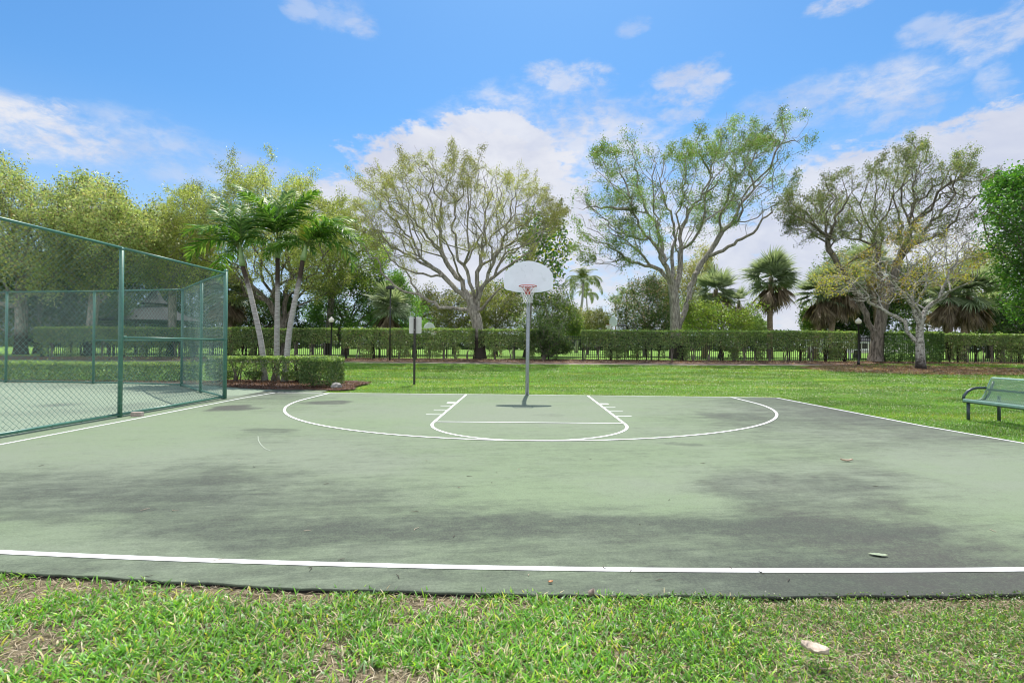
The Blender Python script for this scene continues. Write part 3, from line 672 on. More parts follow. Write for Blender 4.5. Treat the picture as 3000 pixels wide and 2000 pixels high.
b = MB(); b.box((p[0], p[1], p[2]+4.95), (.5, .35, .18)); b.box((p[0], p[1], p[2]+5.07), (.3, .22, .06)); b.build('light_head', BLACK, fl, bevel=.02)

# ------------------------------------------------------------------ bench at the right
bx, by0, by1 = 9.14, -4.60, -6.6
bn = empty('park_bench', (bx, by0, 0), 'green perforated metal bench standing on the grass right of the court', 'bench')
prof = [(-.01, .375), (0, .415), (.03, .425), (.15, .412), (.32, .402), (.43, .41), (.50, .45), (.555, .52), (.60, .61), (.655, .72), (.70, .81), (.735, .865), (.765, .885), (.80, .872)]
prof = [(a*.8, b_) for a, b_ in prof]
def pf(s):
    L = [0]
    for a, b_ in zip(prof[:-1], prof[1:]): L.append(L[-1]+math.hypot(a[0]-b_[0], a[1]-b_[1]))
    s = np.asarray(s)*L[-1]; return np.interp(s, L, [q[0] for q in prof]), np.interp(s, L, [q[1] for q in prof])
def expanded(s0, s1, name):
    # expanded metal: thin ribs following the profile, linked by cross strands, with a solid rim
    V = []; F = []; nr = 84; ns = 46
    ss = np.linspace(s0, s1, ns)
    X_, Z_ = pf(ss)
    for i in range(nr):
        yc = by0+(by1-by0)*(i+.5)/nr
        for k in range(ns-1):
            o1 = .006*math.sin(k*math.pi/2+math.pi*(i % 2)); o2 = .006*math.sin((k+1)*math.pi/2+math.pi*(i % 2)); b0 = len(V); w_ = .0045
            V += [(bx+X_[k], yc-w_+o1, Z_[k]), (bx+X_[k], yc+w_+o1, Z_[k]), (bx+X_[k+1], yc+w_+o2, Z_[k+1]), (bx+X_[k+1], yc-w_+o2, Z_[k+1])]; F.append((b0, b0+1, b0+2, b0+3))
            V += [(bx+X_[k]+.001, yc-w_+o1, Z_[k]-.006), (bx+X_[k]+.001, yc+w_+o1, Z_[k]-.006), (bx+X_[k+1]+.001, yc+w_+o2, Z_[k+1]-.006), (bx+X_[k+1]+.001, yc-w_+o2, Z_[k+1]-.006)]
            F += [(b0+4, b0+5, b0+6, b0+7), (b0, b0+4, b0+7, b0+3), (b0+1, b0+2, b0+6, b0+5)]
    for k in range(2, ns-1, 3):
        b0 = len(V); w_ = .003
        V += [(bx+X_[k]-w_, by0, Z_[k]+.0015), (bx+X_[k]+w_, by0, Z_[k]+.0015), (bx+X_[k]+w_, by1, Z_[k]+.0015), (bx+X_[k]-w_, by1, Z_[k]+.0015)]; F.append((b0, b0+1, b0+2, b0+3))
    for yy in (by0, by1):
        for k in range(ns-1):
            b0 = len(V); V += [(bx+X_[k], yy-.012, Z_[k]+.004), (bx+X_[k], yy+.012, Z_[k]+.004), (bx+X_[k+1], yy+.012, Z_[k+1]+.004), (bx+X_[k+1], yy-.012, Z_[k+1]+.004)]
            V += [(bx+X_[k], yy-.012, Z_[k]-.01), (bx+X_[k], yy+.012, Z_[k]-.01), (bx+X_[k+1], yy+.012, Z_[k+1]-.01), (bx+X_[k+1], yy-.012, Z_[k+1]-.01)]
            F += [(b0, b0+1, b0+2, b0+3), (b0+4, b0+7, b0+6, b0+5), (b0, b0+3, b0+7, b0+4), (b0+1, b0+5, b0+6, b0+2)]
    np_mesh(name, V, np.array(F), BENCH, bn)
expanded(.06, .50, 'seat'); expanded(.50, .93, 'backrest')
for name, s0, s1 in (('seat_front_rail', 0, .06), ('backrest_top_rail', .93, 1.)):
    b = MB(); s_ = np.linspace(s0, s1, 6); X_, Z_ = pf(s_)
    pts_ = [(x, z) for x, z in zip(X_, Z_)]+[(x+.004, z-.012) for x, z in zip(X_[::-1], Z_[::-1])]
    b.prism(pts_, by1-by0, lambda a, q, c: (bx+a, by0+c, q)); b.build(name, BENCH, bn)
for yy in (by0-.06, by1+.06):
    b = MB(); b.tube([(bx+.06, yy, -.1), (bx+.06, yy, .36)], .03, 12); b.build('leg', BENCH_P, bn, smooth=True)
    b = MB(); b.tube([(bx+.60, yy-.10, -.1), (bx+.60, yy-.10, .50)], .03, 12); b.build('leg', BENCH_P, bn, smooth=True)
    b = MB(); b.tube([(bx+.06, yy, .36), (bx+.3, yy, .355), (bx+.38, yy, .37), (bx+.50, yy, .55), (bx+.58, yy, .80)], .022, 10); b.build('side_frame', BENCH_P, bn, smooth=True)
    ya = by0+.03 if yy > (by0+by1)/2 else by1-.03
    b = MB(); b.tube([(bx+.03, ya, .41), (bx+.05, ya, .49), (bx+.12, ya, .575), (bx+.22, ya, .63), (bx+.32, ya, .65), (bx+.50, ya, .65)], .027, 12); b.build('armrest', BENCH_P, bn, smooth=True)
b = MB(); b.tube([(bx+.03, by0+.02, .365), (bx+.03, by1-.02, .365)], .024, 10); b.tube([(bx+.52, by0, .62), (bx+.52, by1, .62)], .024, 10); b.tube([(bx+.4, by0, .37), (bx+.4, by1, .37)], .02, 10)
b.build('cross_rails', BENCH_P, bn, smooth=True)

# ------------------------------------------------------------------ hedges
def hedge_cloud(rs, x0, x1, y0, y1, z0, z1, n, wob=.08, ragged=.0, round_=.12):
    """points near the skin of a clipped block (and some inside)"""
    L, W, Hh = x1-x0, y1-y0, z1-z0; ar = np.array([L*Hh*1.5, L*Hh*.5, L*W*1.2, W*Hh, W*Hh]); ar /= ar.sum(); f = rs.choice(5, n, p=ar)
    a, b = rs.rand(n), rs.rand(n); dep = np.abs(rs.normal(size=n))*.07
    x = np.where(f < 3, x0+a*L, np.where(f == 3, x0+dep, x1-dep)); y = np.where(f == 0, y0+dep, np.where(f == 1, y1-dep, y0+(a if False else rs.rand(n))*W))
    z = np.where(f == 2, z1-dep, z0+b*Hh)
    if ragged: z = np.where(f != 2, z1-(z1-z)*(1+ragged*(fbm(x*1.1, x*0+z0, 4)-.5)*2), z)
    k = fbm(x*2.2+y, z*2.2, 4)-.5; y = y+np.where(f == 0, -1, 1)*k*wob*2*(f < 2); z = z+((fbm(x*1.5, y*1.5+4, 4)-.5)*wob*1.1+(fbm(x*.35+9, x*0, 3)-.5)*wob*1.6)*(f == 2)
    # rounded edges
    ex = np.minimum(np.abs(x-x0), np.abs(x-x1)); ez = np.abs(z1-z); ey = np.minimum(np.abs(y-y0), np.abs(y-y1))
    z = z-np.clip(round_-ey, 0, round_)*.5*(f == 2)-np.clip(round_-ex, 0, round_)*.5*(f == 2)
    return np.stack([x, y, z], 1), f
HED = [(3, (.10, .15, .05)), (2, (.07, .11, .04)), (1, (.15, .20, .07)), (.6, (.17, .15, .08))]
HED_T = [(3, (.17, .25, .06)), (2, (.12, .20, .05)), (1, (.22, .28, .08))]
def hedge(label, x0, x1, y0, y1, ztop, zfol, dens, lsize, seed, stem_gap=1.1, ground=None, pal=HED, ragged=.5, stems=True, low=.25, group=None, wob=.08):
    rs = np.random.RandomState(seed); gz = float(zt((y0+y1)/2)) if ground is None else ground
    root = empty('hedge', (x0, (y0+y1)/2, gz), label, 'hedge', group)
    n = int(((x1-x0+(y1-y0))*(ztop-zfol)*1.2+(x1-x0)*(y1-y0)*.5)*dens*.62); C, f = hedge_cloud(rs, x0, x1, y0, y1, gz+zfol, gz+ztop, n, wob, ragged)
    if low > 0:      # thin straggling growth on the bare lower half
        m_ = int(n*low); xs_ = x0+rs.rand(m_*3)*(x1-x0); k = fbm(xs_*1.6+seed, xs_*0, 4) > .5+.12*rs.rand(m_*3); xs_ = xs_[k][:m_]
        zz = gz+zfol-(rs.rand(len(xs_))**1.6)*(zfol-.12); C = np.concatenate([C, np.stack([xs_, y0+(y1-y0)*rs.rand(len(xs_)), zz], 1)])
        f = np.concatenate([f, np.zeros(len(xs_), int)])
    ns_ = int((x1-x0)*22); xs_ = x0+rs.rand(ns_)*(x1-x0); k = fbm(xs_*2.7+seed*3, xs_*0, 3) > .52; xs_ = xs_[k]
    if len(xs_): C = np.concatenate([C, np.stack([xs_, y0+(y1-y0)*rs.rand(len(xs_)), gz+ztop+rs.rand(len(xs_))**2*.16], 1)])
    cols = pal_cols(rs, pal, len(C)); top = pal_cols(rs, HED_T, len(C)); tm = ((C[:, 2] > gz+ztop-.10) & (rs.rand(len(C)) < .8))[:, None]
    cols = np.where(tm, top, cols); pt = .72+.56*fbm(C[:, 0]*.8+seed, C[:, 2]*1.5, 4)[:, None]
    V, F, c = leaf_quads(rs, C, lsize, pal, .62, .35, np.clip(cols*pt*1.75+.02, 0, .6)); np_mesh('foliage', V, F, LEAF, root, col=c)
    if stems:
        x = x0+.3
        while x < x1-.2:
            b = MB(); k = rs.randint(2, 5)
            for j in range(k):
                yy = (y0+y1)/2+rs.uniform(-.12, .12); xx = x+rs.uniform(-.12, .12); r_ = rs.uniform(.018, .045); pts_ = [(xx, yy, gz-.12)]
                sw = rs.uniform(-.28, .28)
                for q in range(1, 6): pts_.append((xx+sw*(q/5)**1.3+rs.uniform(-.03, .03), yy+rs.uniform(-.06, .06), gz+(zfol+.45)*q/5))
                b.tube(pts_, [r_*(1.25-.14*q) for q in range(6)], 6, cap=False)
                q0 = pts_[2]; b.tube([q0, (q0[0]+rs.uniform(-.25, .25), q0[1]+rs.uniform(-.1, .1), q0[2]+zfol*.5)], r_*.5, 5, cap=False)
            b.build('stem', BARK_D if rs.rand() < .6 else BARK, root, smooth=True); x += stem_gap*rs.uniform(.7, 1.3)
    return root
HG = 'clipped hedge runs along the iron fence'
HY = (21.55, 22.45)
hedge('long clipped hedge run reaching from the tennis court to the left lamp', -36, -13.85, *HY, 2.18, 1.05, 900, .115, 11, 1.05, group=HG)
hedge('clipped hedge run between the left lamp and the spreading oak', -13.3, -3.6, *HY, 2.20, .92, 800, .11, 12, 1.0, group=HG, low=.3)
hedge('clipped hedge run between the oak trunk and the dark bushy clump', -3.35, 1.35, *HY, 2.18, .8, 840, .11, 13, 1.0, group=HG, low=.3)
hedge('long clipped hedge run from the dark clump to the right lamp', 4.1, 23.6, *HY, 2.16, .9, 800, .11, 14, .95, group=HG, low=.36)
hedge('solid dark hedge piece with leaves to the ground behind the pale trunk', 25.3, 29.3, 21.2, 22.5, 2.12, .05, 800, .125, 15, group=HG, ragged=0, low=0, pal=[(3, (.055, .11, .03)), (2, (.04, .08, .022)), (1, (.085, .15, .035))])
hedge('thin topped clipped hedge run with many bare stems at the far right', 29.3, 46, *HY, 2.02, 1.32, 1150, .11, 16, .62, group=HG, low=.36)
PG = 'low hedges round the three palms'
LOWP = [(3, (.07, .12, .036)), (2, (.042, .08, .026)), (1, (.13, .18, .06)), (.5, (.16, .15, .07))]
hedge('low clipped hedge with bare stems in front of the three palms', -12.3, -7.4, 3.9, 5.1, 1.03, .42, 2600, .062, 21, .75, ground=0., group=PG, low=.5, pal=LOWP, wob=.05)
hedge('squat dense hedge block at the right corner of the palm bed', -7.72, -6.62, 1.72, 3.1, 1.02, .10, 4200, .058, 22, .5, ground=0., group=PG, low=.05, ragged=.1, pal=LOWP, wob=.05)
hedge('low hedge running behind the far chain link fence', -30, -13.4, 4.3, 5.5, .74, .0, 2300, .07, 23, ground=0., stems=False, low=0, ragged=0, pal=LOWP, wob=.06, group='low hedges beside the tennis court')

# ------------------------------------------------------------------ iron picket fence
fy = 22.75; gz = float(zt(fy)); IF = empty('iron_fence', (-36, fy, gz), 'long black iron picket fence standing behind the hedge', 'fence')
b = MB()
for i in range(17): b.box((-36+.148*(i+.5), fy, gz+.90), (.036, .036, 1.72))
for z in (.18, 1.45, 1.68): b.box((-36+1.26, fy+.0, gz+z), (2.44, .034, .042))
pnl = b.build('picket_panel', BLACK, IF); b = MB(); b.box((-36-.02, fy+.04, gz+.92), (.07, .07, 1.92)); b.box((-36-.02, fy+.04, gz+1.895), (.09, .09, .03)); pst = b.build('post', BLACK, IF)
for i in range(1, 33):
    for o in (pnl, pst):
        c = o.copy(); COL.objects.link(c); c.parent = IF; c.location.x += 2.52*i

# ------------------------------------------------------------------ palms
def strip(pts, w_, side):
    """blade: centre line pts (k,3), widths, side vector"""
    V = []; k = len(pts)
    for i in range(k): V += [pts[i]-side*w_[i], pts[i]+side*w_[i]]
    return V, [(2*i, 2*i+1, 2*i+3, 2*i+2) for i in range(k-1)]
def feather_frond(rs, L=2.2, rise=.9, droop=1.6, lf=.55, n=46, pal=None, lw=.016, petiole=.15, plume=.9):
    """arching pinnate frond in local x (out) / z (up); returns mesh arrays"""
    pal = pal or [(3, (.045, .14, .02)), (2, (.03, .10, .015)), (1, (.09, .19, .03))]
    t = np.linspace(0, 1, 24); ang = rise-(rise+droop)*t**1.25; ds = L/23
    x = np.concatenate([[0], np.cumsum(np.cos(ang[:-1])*ds)]); z = np.concatenate([[0], np.cumsum(np.sin(ang[:-1])*ds)])
    C = np.stack([x, x*0, z], 1); V = []; F = []; col = []
    rw = .022*(1-t*.8); n_ = 4
    for i in range(24):
        for j in range(n_): a = 2*math.pi*j/n_+.78; V.append(C[i]+np.array([0, math.cos(a), math.sin(a)])*rw[i]); col.append((.16, .22, .06))
    for i in range(23):
        for j in range(n_): F.append((i*n_+j, i*n_+(j+1) % n_, (i+1)*n_+(j+1) % n_, (i+1)*n_+j))
    base = pal_cols(rs, pal, 2*n); q = 0
    for k in range(n):
        f_ = petiole+(1-petiole)*(k+.5)/n; i = min(int(f_*23), 22); p = C[i]*(1-(f_*23-i))+C[i+1]*(f_*23-i); T = np.array([math.cos(ang[i]), 0, math.sin(ang[i])]); Nn = np.array([-T[2], 0, T[0]])
        ll = lf*(math.sin(math.pi*min(f_*.88+.14, 1))**.7)*(.85+.3*rs.rand())
        for s in (-1, 1):
            up_ = rs.uniform(-.35, 1)*plume; dv = T*rs.uniform(.45, .8)+np.array([0, s, 0])*1.+Nn*up_; dv /= np.linalg.norm(dv)
            pts = []; pp = p.copy(); vv = dv.copy(); seg = ll/4
            for m_ in range(5):
                pts.append(pp.copy()); pp = pp+vv*seg; vv = vv+np.array([0, 0, -.30-.2*rs.rand()]); vv /= np.linalg.norm(vv)
            sd_ = np.cross(dv, Nn+rs.normal(size=3)*.25); sd_ /= np.linalg.norm(sd_)+1e-9
            v, f = strip(pts, [lw*.55, lw, lw*.95, lw*.6, lw*.08], sd_); b0 = len(V); V += v; F += [tuple(a+b0 for a in ff) for ff in f]; col += [tuple(base[q])]*len(v); q += 1
    return np.array(V), np.array(F), np.array(col)
def fan_leaf(rs, R_=1.3, pet=1.0, pal=None, dead=False, n=26):
    """costapalmate fan: stalk along x then narrow split segments whose tips hang"""
    V = []; F = []; col = []; pal = pal or [(3, (.075, .115, .06)), (2, (.10, .14, .08)), (1, (.05, .085, .04))]
    sag = .16 if not dead else .05
    pts = [np.array([pet*q/4, 0, -sag*pet*(q/4)**2]) for q in range(5)]
    v, f = strip(pts, [.02]*5, np.array([0, 1., 0])); V += v; F += f; col += [(.16, .19, .07) if not dead else (.16, .12, .08)]*len(v)
    o = pts[-1]; cb = pal_cols(rs, pal, n)
    for i in range(n):
        a = (i+.5)/n*2-1; th = a*(1.75 if not dead else .5)+rs.normal()*.03; L = R_*(1-.25*abs(a))*(.9+.2*rs.rand())
        dv = np.array([math.cos(th), math.sin(th), .30*abs(a) if not dead else -.1]); dv /= np.linalg.norm(dv); sd_ = np.array([-math.sin(th), math.cos(th), .35*(-1)**i]); pp = o+np.zeros(3); vv = dv.copy(); q = []
        for m_ in range(5):
            q.append(pp.copy()); pp = pp+vv*L/4
            vv = vv+np.array([0, 0, -(.06 if m_ < 2 else .55)*(1 if not dead else .5)]); vv /= np.linalg.norm(vv)
        w_ = .034*R_
        v, f = strip(q, [w_*.5, w_, w_*.9, w_*.5, w_*.1], sd_/np.linalg.norm(sd_)); b0 = len(V); V += v; F += [tuple(x+b0 for x in ff) for ff in f]; col += [tuple(cb[i])]*len(v)
    return np.array(V), np.array(F), np.array(col)
def mesh_only(name, V, F, col):
    o = np_mesh(name, V, F, LEAF, None, col=col); me = o.data; bpy.data.objects.remove(o); return me
def put(name, me, root, pos, rz, tilt, roll=0., s=1.):
    """frond object: local x out; tilt > 0 raises it. pos in world"""
    o = bpy.data.objects.new(name, me); COL.objects.link(o); o.parent = root
    if len(me.materials) == 0: me.materials.append(LEAF)
    o.matrix_local = Matrix.Translation(Vector([float(c) for c in pos])-root.location) @ Matrix.Rotation(rz, 4, 'Z') @ Matrix.Rotation(-tilt, 4, 'Y') @ Matrix.Rotation(roll, 4, 'X') @ Matrix.Scale(s, 4)
    return o
rs = np.random.RandomState(77)
AD = [mesh_only('frond', *feather_frond(np.random.RandomState(i+300), 2.75, (.45, .45, .45, .3, .3)[i], (1.6, 1.9, 1.75, 1.05, .85)[i], .82, 44, [(3, (.105, .235, .03)), (2, (.06, .15, .02)), (1.2, (.22, .34, .07))], lw=.031)) for i in range(5)]
YOUNG = mesh_only('young_frond', *feather_frond(np.random.RandomState(321), 1.5, .3, .35, .6, 30, [(2, (.34, .38, .04)), (1, (.22, .33, .04))], .03, .2, .4))
def trunk_path(pxs, d, dd=0):
    n = len(pxs); return [P(a, b_, d+dd*i/(n-1)) for i, (a, b_) in enumerate(pxs)]
def adonidia(label, pxs, shaft, d, dd, seed, frs, s=1., yellow=None):
    rs = np.random.RandomState(seed); pts = trunk_path(pxs, d, dd); pts[0][2] = min(pts[0][2], .0)-.05
    root = empty('christmas_palm', pts[0], label, 'palm tree', 'three palms rising from the low hedge')
    k = len(pts)*4; T = np.linspace(0, 1, k); arr = np.array(pts); tt = np.linspace(0, 1, len(pts)); C = np.stack([np.interp(T, tt, arr[:, i]) for i in range(3)], 1)
    for _ in range(3): C[1:-1] = (C[:-2]+2*C[1:-1]+C[2:])/4
    b = MB(); b.tube(list(C), list(np.interp(T, [0, .06, .5, 1], [.15, .115, .10, .085])), 14); b.build('trunk', PALM_AD, root, smooth=True)
    sh = trunk_path(shaft, d+dd); b = MB(); A = [pts[-1]+(np.array(sh[-1])-pts[-1])*f for f in (0, .25, .6, 1.)]; b.tube(A, [.10, .115, .085, .05], 14); b.build('crownshaft', SHAFT, root, smooth=True)
    top = A[-1]
    for i, (az_, tl, sc_) in enumerate(frs[:10]):
        put('frond', AD[(i+seed) % 3 if tl < 44 else 3+i % 2], root, A[2]+(top-A[2])*rs.rand(), R(az_), R(tl), rs.uniform(-.3, .3), s*sc_)
    if yellow:
        for a_, t_ in yellow: put('young_frond', YOUNG, root, top-(top-A[2])*.3, R(a_), R(t_), .2, .62)
PALM_AD = bark_mat('ringed pale palm trunk with dark top', (.26, .24, .22), (.50, .48, .46), 5., 9.)
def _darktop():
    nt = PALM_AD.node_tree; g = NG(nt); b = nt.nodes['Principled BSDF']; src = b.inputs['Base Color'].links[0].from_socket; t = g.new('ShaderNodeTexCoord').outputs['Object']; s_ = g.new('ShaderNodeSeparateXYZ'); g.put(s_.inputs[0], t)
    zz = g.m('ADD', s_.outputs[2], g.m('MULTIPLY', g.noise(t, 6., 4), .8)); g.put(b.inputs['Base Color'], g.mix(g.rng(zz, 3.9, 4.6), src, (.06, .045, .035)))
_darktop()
SHAFT = paint('pale green crownshaft', (.20, .30, .11), .4, 0, .2, 6.)
S2 = lambda l: conv(500, 450, 2.09, l)
adonidia('leftmost of the three palms, its grey trunk leaning left', S2([(578, 1330), (560, 1170), (510, 950), (480, 820), (440, 690)]), S2([(440, 690), (425, 560)]), 20.5, 0, 1,
    [(178, 15, 1.), (195, 40, 1.), (160, 58, 1.05), (185, 70, 1.05), (120, 72, 1.), (60, 66, .95), (10, 50, .85), (-20, 20, .75), (250, 30, .8), (150, -8, .9)])
adonidia('middle of the three palms, straight and tallest with a full crown', S2([(648, 1330), (650, 1100), (655, 850), (655, 640)]), S2([(655, 640), (662, 520)]), 20.9, 0, 2,
    [(170, 42, 1.), (10, 42, 1.), (140, 66, 1.12), (35, 66, 1.12), (80, 84, 1.05), (0, 60, 1.05), (190, 10, .85), (-20, 5, .8), (250, 50, .95), (210, 58, 1.05)])
adonidia('rightmost of the three palms, leaning right with yellow young fronds', S2([(697, 1330), (725, 1080), (765, 880), (792, 760), (808, 655)]), S2([(808, 655), (830, 560)]), 20.2, 0, 3,
    [(5, 22, 1.), (-15, 36, 1.), (25, 46, .92), (170, 10, .78), (150, 36, .75), (90, 55, .65), (50, 42, .85), (-5, 0, 1.), (200, 8, .7), (330, 38, .95)], yellow=[(150, 72), (60, 78), (250, 80)])
SB = [mesh_only('fan_frond', *fan_leaf(np.random.RandomState(i+400), 1.3, .85, [(3, (.26, .33, .20)), (2, (.36, .42, .30)), (1, (.14, .19, .11))])) for i in range(4)]
SD = [mesh_only('dead_frond', *fan_leaf(np.random.RandomState(i+440), 1.15, .75, [(3, (.25, .19, .13)), (2, (.17, .13, .09)), (1, (.34, .28, .21))], True, 18)) for i in range(3)]
def sabal(label, cxp, cyp, trunk, d, s=1., nl=34, nd=34, seed=1, lean=0, dark=1., group='cabbage palms behind the hedge'):
    rs = np.random.RandomState(seed); top = P(cxp, cyp, d); bs = P(trunk[0], trunk[1], d); gz = float(zt(bs[1])); 
    f = (top[2]-gz)/(top[2]-bs[2]); base = top+(bs-top)*f
    root = empty('cabbage_palm', base, label, 'palm tree', group)
    b = MB(); mid = (base+top)/2+np.array([rs.uniform(-.1, .1), 0, 0]); b.tube([base-np.array([0, 0, .1]), base*.8+top*.2, mid, base*.2+top*.8, top], [.24*s, .19*s, .18*s, .19*s, .15*s], 12); b.build('trunk', PALM_BR, root, smooth=True)
    for i in range(int(nl*1.35)):
        el_ = math.asin(rs.uniform(-.75, 1)); azm = rs.rand()*6.28+i*2.4
        put('fan_frond', SB[i % 4], root, top+np.array([0, 0, rs.uniform(-.15, .2)])*s, azm, el_*.95+.12, rs.uniform(-.5, .5), s*rs.uniform(.85, 1.08))
    for i in range(nd):
        el_ = -rs.uniform(.6, 1.4); put('dead_frond', SD[i % 3], root, top+np.array([0, 0, -rs.uniform(.1, .8)])*s, rs.rand()*6.28, el_, rs.uniform(-.6, .6), s*rs.uniform(.9, 1.3))
sabal('full round cabbage palm standing clear against the sky right of the tall tree', 2259, 812, (2257, 960), 45, 1.22, 40, 40, 5)
sabal('cabbage palm half hidden behind the forked trunk of the tall tree', 2098, 848, (2078, 955), 46, 1.12, 30, 46, 6)
sabal('small shaggy brown cabbage palm between two bigger palms', 2165, 880, (2160, 960), 48, .85, 10, 48, 7)
sabal('cabbage palm with heavy brown skirt left of the right lamp, trunk upright', 2402, 858, (2395, 958), 45, 1.15, 26, 50, 8)
sabal('cabbage palm left of the right lamp, pale trunk leaning right', 2462, 830, (2438, 965), 44.5, 1.25, 34, 44, 9)
sabal('tall dark cabbage palm rising behind the double trunked tree', 2548, 775, (2570, 980), 47, 1.15, 34, 20, 10)
sabal('left of two shaggy palms with pale trunks behind the white barked tree', 2778, 862, (2781, 975), 44, 1.1, 24, 54, 11)
sabal('right of two shaggy palms with orange brown trunks at the far right', 2842, 850, (2826, 975), 43.5, 1.25, 28, 54, 12)
sabal('thatch skirted palm just right of the chain link corner post', 668, 855, (672, 965), 44, 1.15, 20, 50, 13)
sabal('dark shaggy palm beside the slim floodlight pole', 1141, 898, (1141, 960), 43, 1.1, 26, 36, 14)
# slim fan palms far away
def far_palm(label, px, py, pyb, d, s, seed):
    rs = np.random.RandomState(seed); top = P(px, py, d); base = P(px+rs.uniform(-4, 4), pyb, d); base[2] = float(zt(base[1]))
    root = empty('fan_palm', base, label, 'palm tree', 'slim fan palms far beyond the hedge'); b = MB(); b.tube([base, (base+top)/2, top], [.2*s, .14*s, .13*s], 8); b.build('trunk', PALM_BR, root, smooth=True)
    for i in range(22): put('fan_frond', SB[i % 4], root, top, rs.rand()*6.28, math.asin(rs.uniform(-.55, 1)), rs.uniform(-.5, .5), s*.8)
far_palm('slim distant fan palm with a small round crown', 1804, 878, 990, 95, .95, 1); far_palm('slim distant fan palm peeking over the mottled shrub', 1836, 855, 990, 92, 1.0, 2)
far_palm('tiny distant palm right of the far hoop board', 1778, 938, 1000, 120, .8, 3)
# coconut palms
CO = [mesh_only('frond', *feather_frond(np.random.RandomState(i+500), 4.3, .75, 1.5+.3*(i % 3), 1.0, 50, [(3, (.17, .22, .06)), (2, (.12, .17, .05)), (1, (.24, .24, .09))], .03, .2, .15)) for i in range(4)]
def coconut(label, pxs, d, s, seed, n):
    rs = np.random.RandomState(seed); pts = trunk_path(pxs, d); pts[0][2] = float(zt(pts[0][1]))-.1; root = empty('coconut_palm', pts[0], label, 'palm tree')
    b = MB(); b.tube(pts, list(np.linspace(.28, .14, len(pts))*s), 10); b.build('trunk', PALM_GR, root, smooth=True)
    for i in range(n):
        e = math.asin(rs.uniform(-.75, .95)); put('frond', CO[i % 4], root, pts[-1], i*2.4+rs.rand()*.5, e*.75+.05, rs.uniform(-.3, .3), s*(1.1 if e < 0 else .95))
coconut('coconut palm with a leaning pale trunk between hoop and tall tree', [(1688, 985), (1697, 945), (1706, 880), (1709, 830)], 80, 1.0, 4, 22)
coconut('smaller coconut palm crown just behind the leaning one', [(1722, 985), (1721, 920), (1718, 862)], 95, .7, 5, 12)

# ------------------------------------------------------------------ trees
C3 = lambda l: conv(1000, 400, 1.96, l)
C4 = lambda l: conv(1600, 300, 1.96, l)
C5 = lambda l: conv(2200, 400, 1.96, l)
tree('oak_tree', 'broad spreading oak with thin new leaves left of the basketball hoop', 'tree',
 [C3(l) for l in ([(795, 1275), (792, 1200), (788, 1120), (775, 1050), (752, 985), (740, 940)],
  [(752, 1000), (650, 990), (560, 975), (500, 940), (450, 905), (380, 890), (310, 860), (250, 790), (190, 700), (110, 620), (60, 480), (30, 390)],
  [(740, 950), (690, 900), (640, 850), (590, 800), (520, 750), (460, 700), (400, 590), (330, 520), (230, 400), (130, 260)],
  [(738, 930), (680, 820), (600, 720), (570, 600), (560, 450), (590, 300), (640, 150), (680, 90)],
  [(745, 950), (762, 900), (720, 800), (670, 680), (640, 520), (650, 400), (720, 250), (750, 160)],
  [(762, 1000), (780, 880), (780, 760), (820, 620), (830, 450), (860, 300), (900, 170)],
  [(772, 960), (850, 780), (920, 620), (960, 480), (1000, 300), (1040, 160)],
  [(775, 1020), (800, 870), (880, 800), (960, 740), (1040, 690), (1130, 600), (1230, 440), (1290, 420)],
  [(785, 1010), (830, 960), (880, 900), (940, 870), (990, 850)],
  [(450, 905), (400, 830), (350, 740), (280, 620)],
  [(590, 800), (500, 800), (400, 780), (300, 730), (200, 560), (100, 380)],
  [(690, 850), (620, 640), (500, 420), (440, 260), (440, 150)], [(880, 800), (950, 640), (1080, 480), (1150, 300)],
  [(520, 750), (420, 700), (300, 640), (190, 520), (90, 370)], [(700, 760), (760, 650), (800, 560), (900, 420), (940, 250)], [(600, 720), (520, 600), (380, 440), (290, 260)])],
 C3([(0, 400), (60, 330), (120, 190), (250, 200), (430, 130), (560, 100), (680, 60), (760, 140), (900, 150), (960, 210), (1040, 130), (1080, 200), (1170, 240), (1210, 340), (1300, 430), (1240, 520), (1180, 560), (1100, 640), (1000, 700), (880, 730), (780, 700), (640, 690), (500, 740), (440, 800), (330, 760), (200, 690), (80, 600), (30, 480)]),
 37.8, 5.0, 1800, 120000, .080, [(3, (.20, .215, .065)), (2, (.15, .17, .055)), (1, (.26, .22, .10)), (1, (.23, .26, .07))], BARK, .40, .42, seed=3, spread=.13, clump=.35, cs=.7, rtip=.0065, gap=-.5, gs=1.5, wisp=.8, jit=.09)
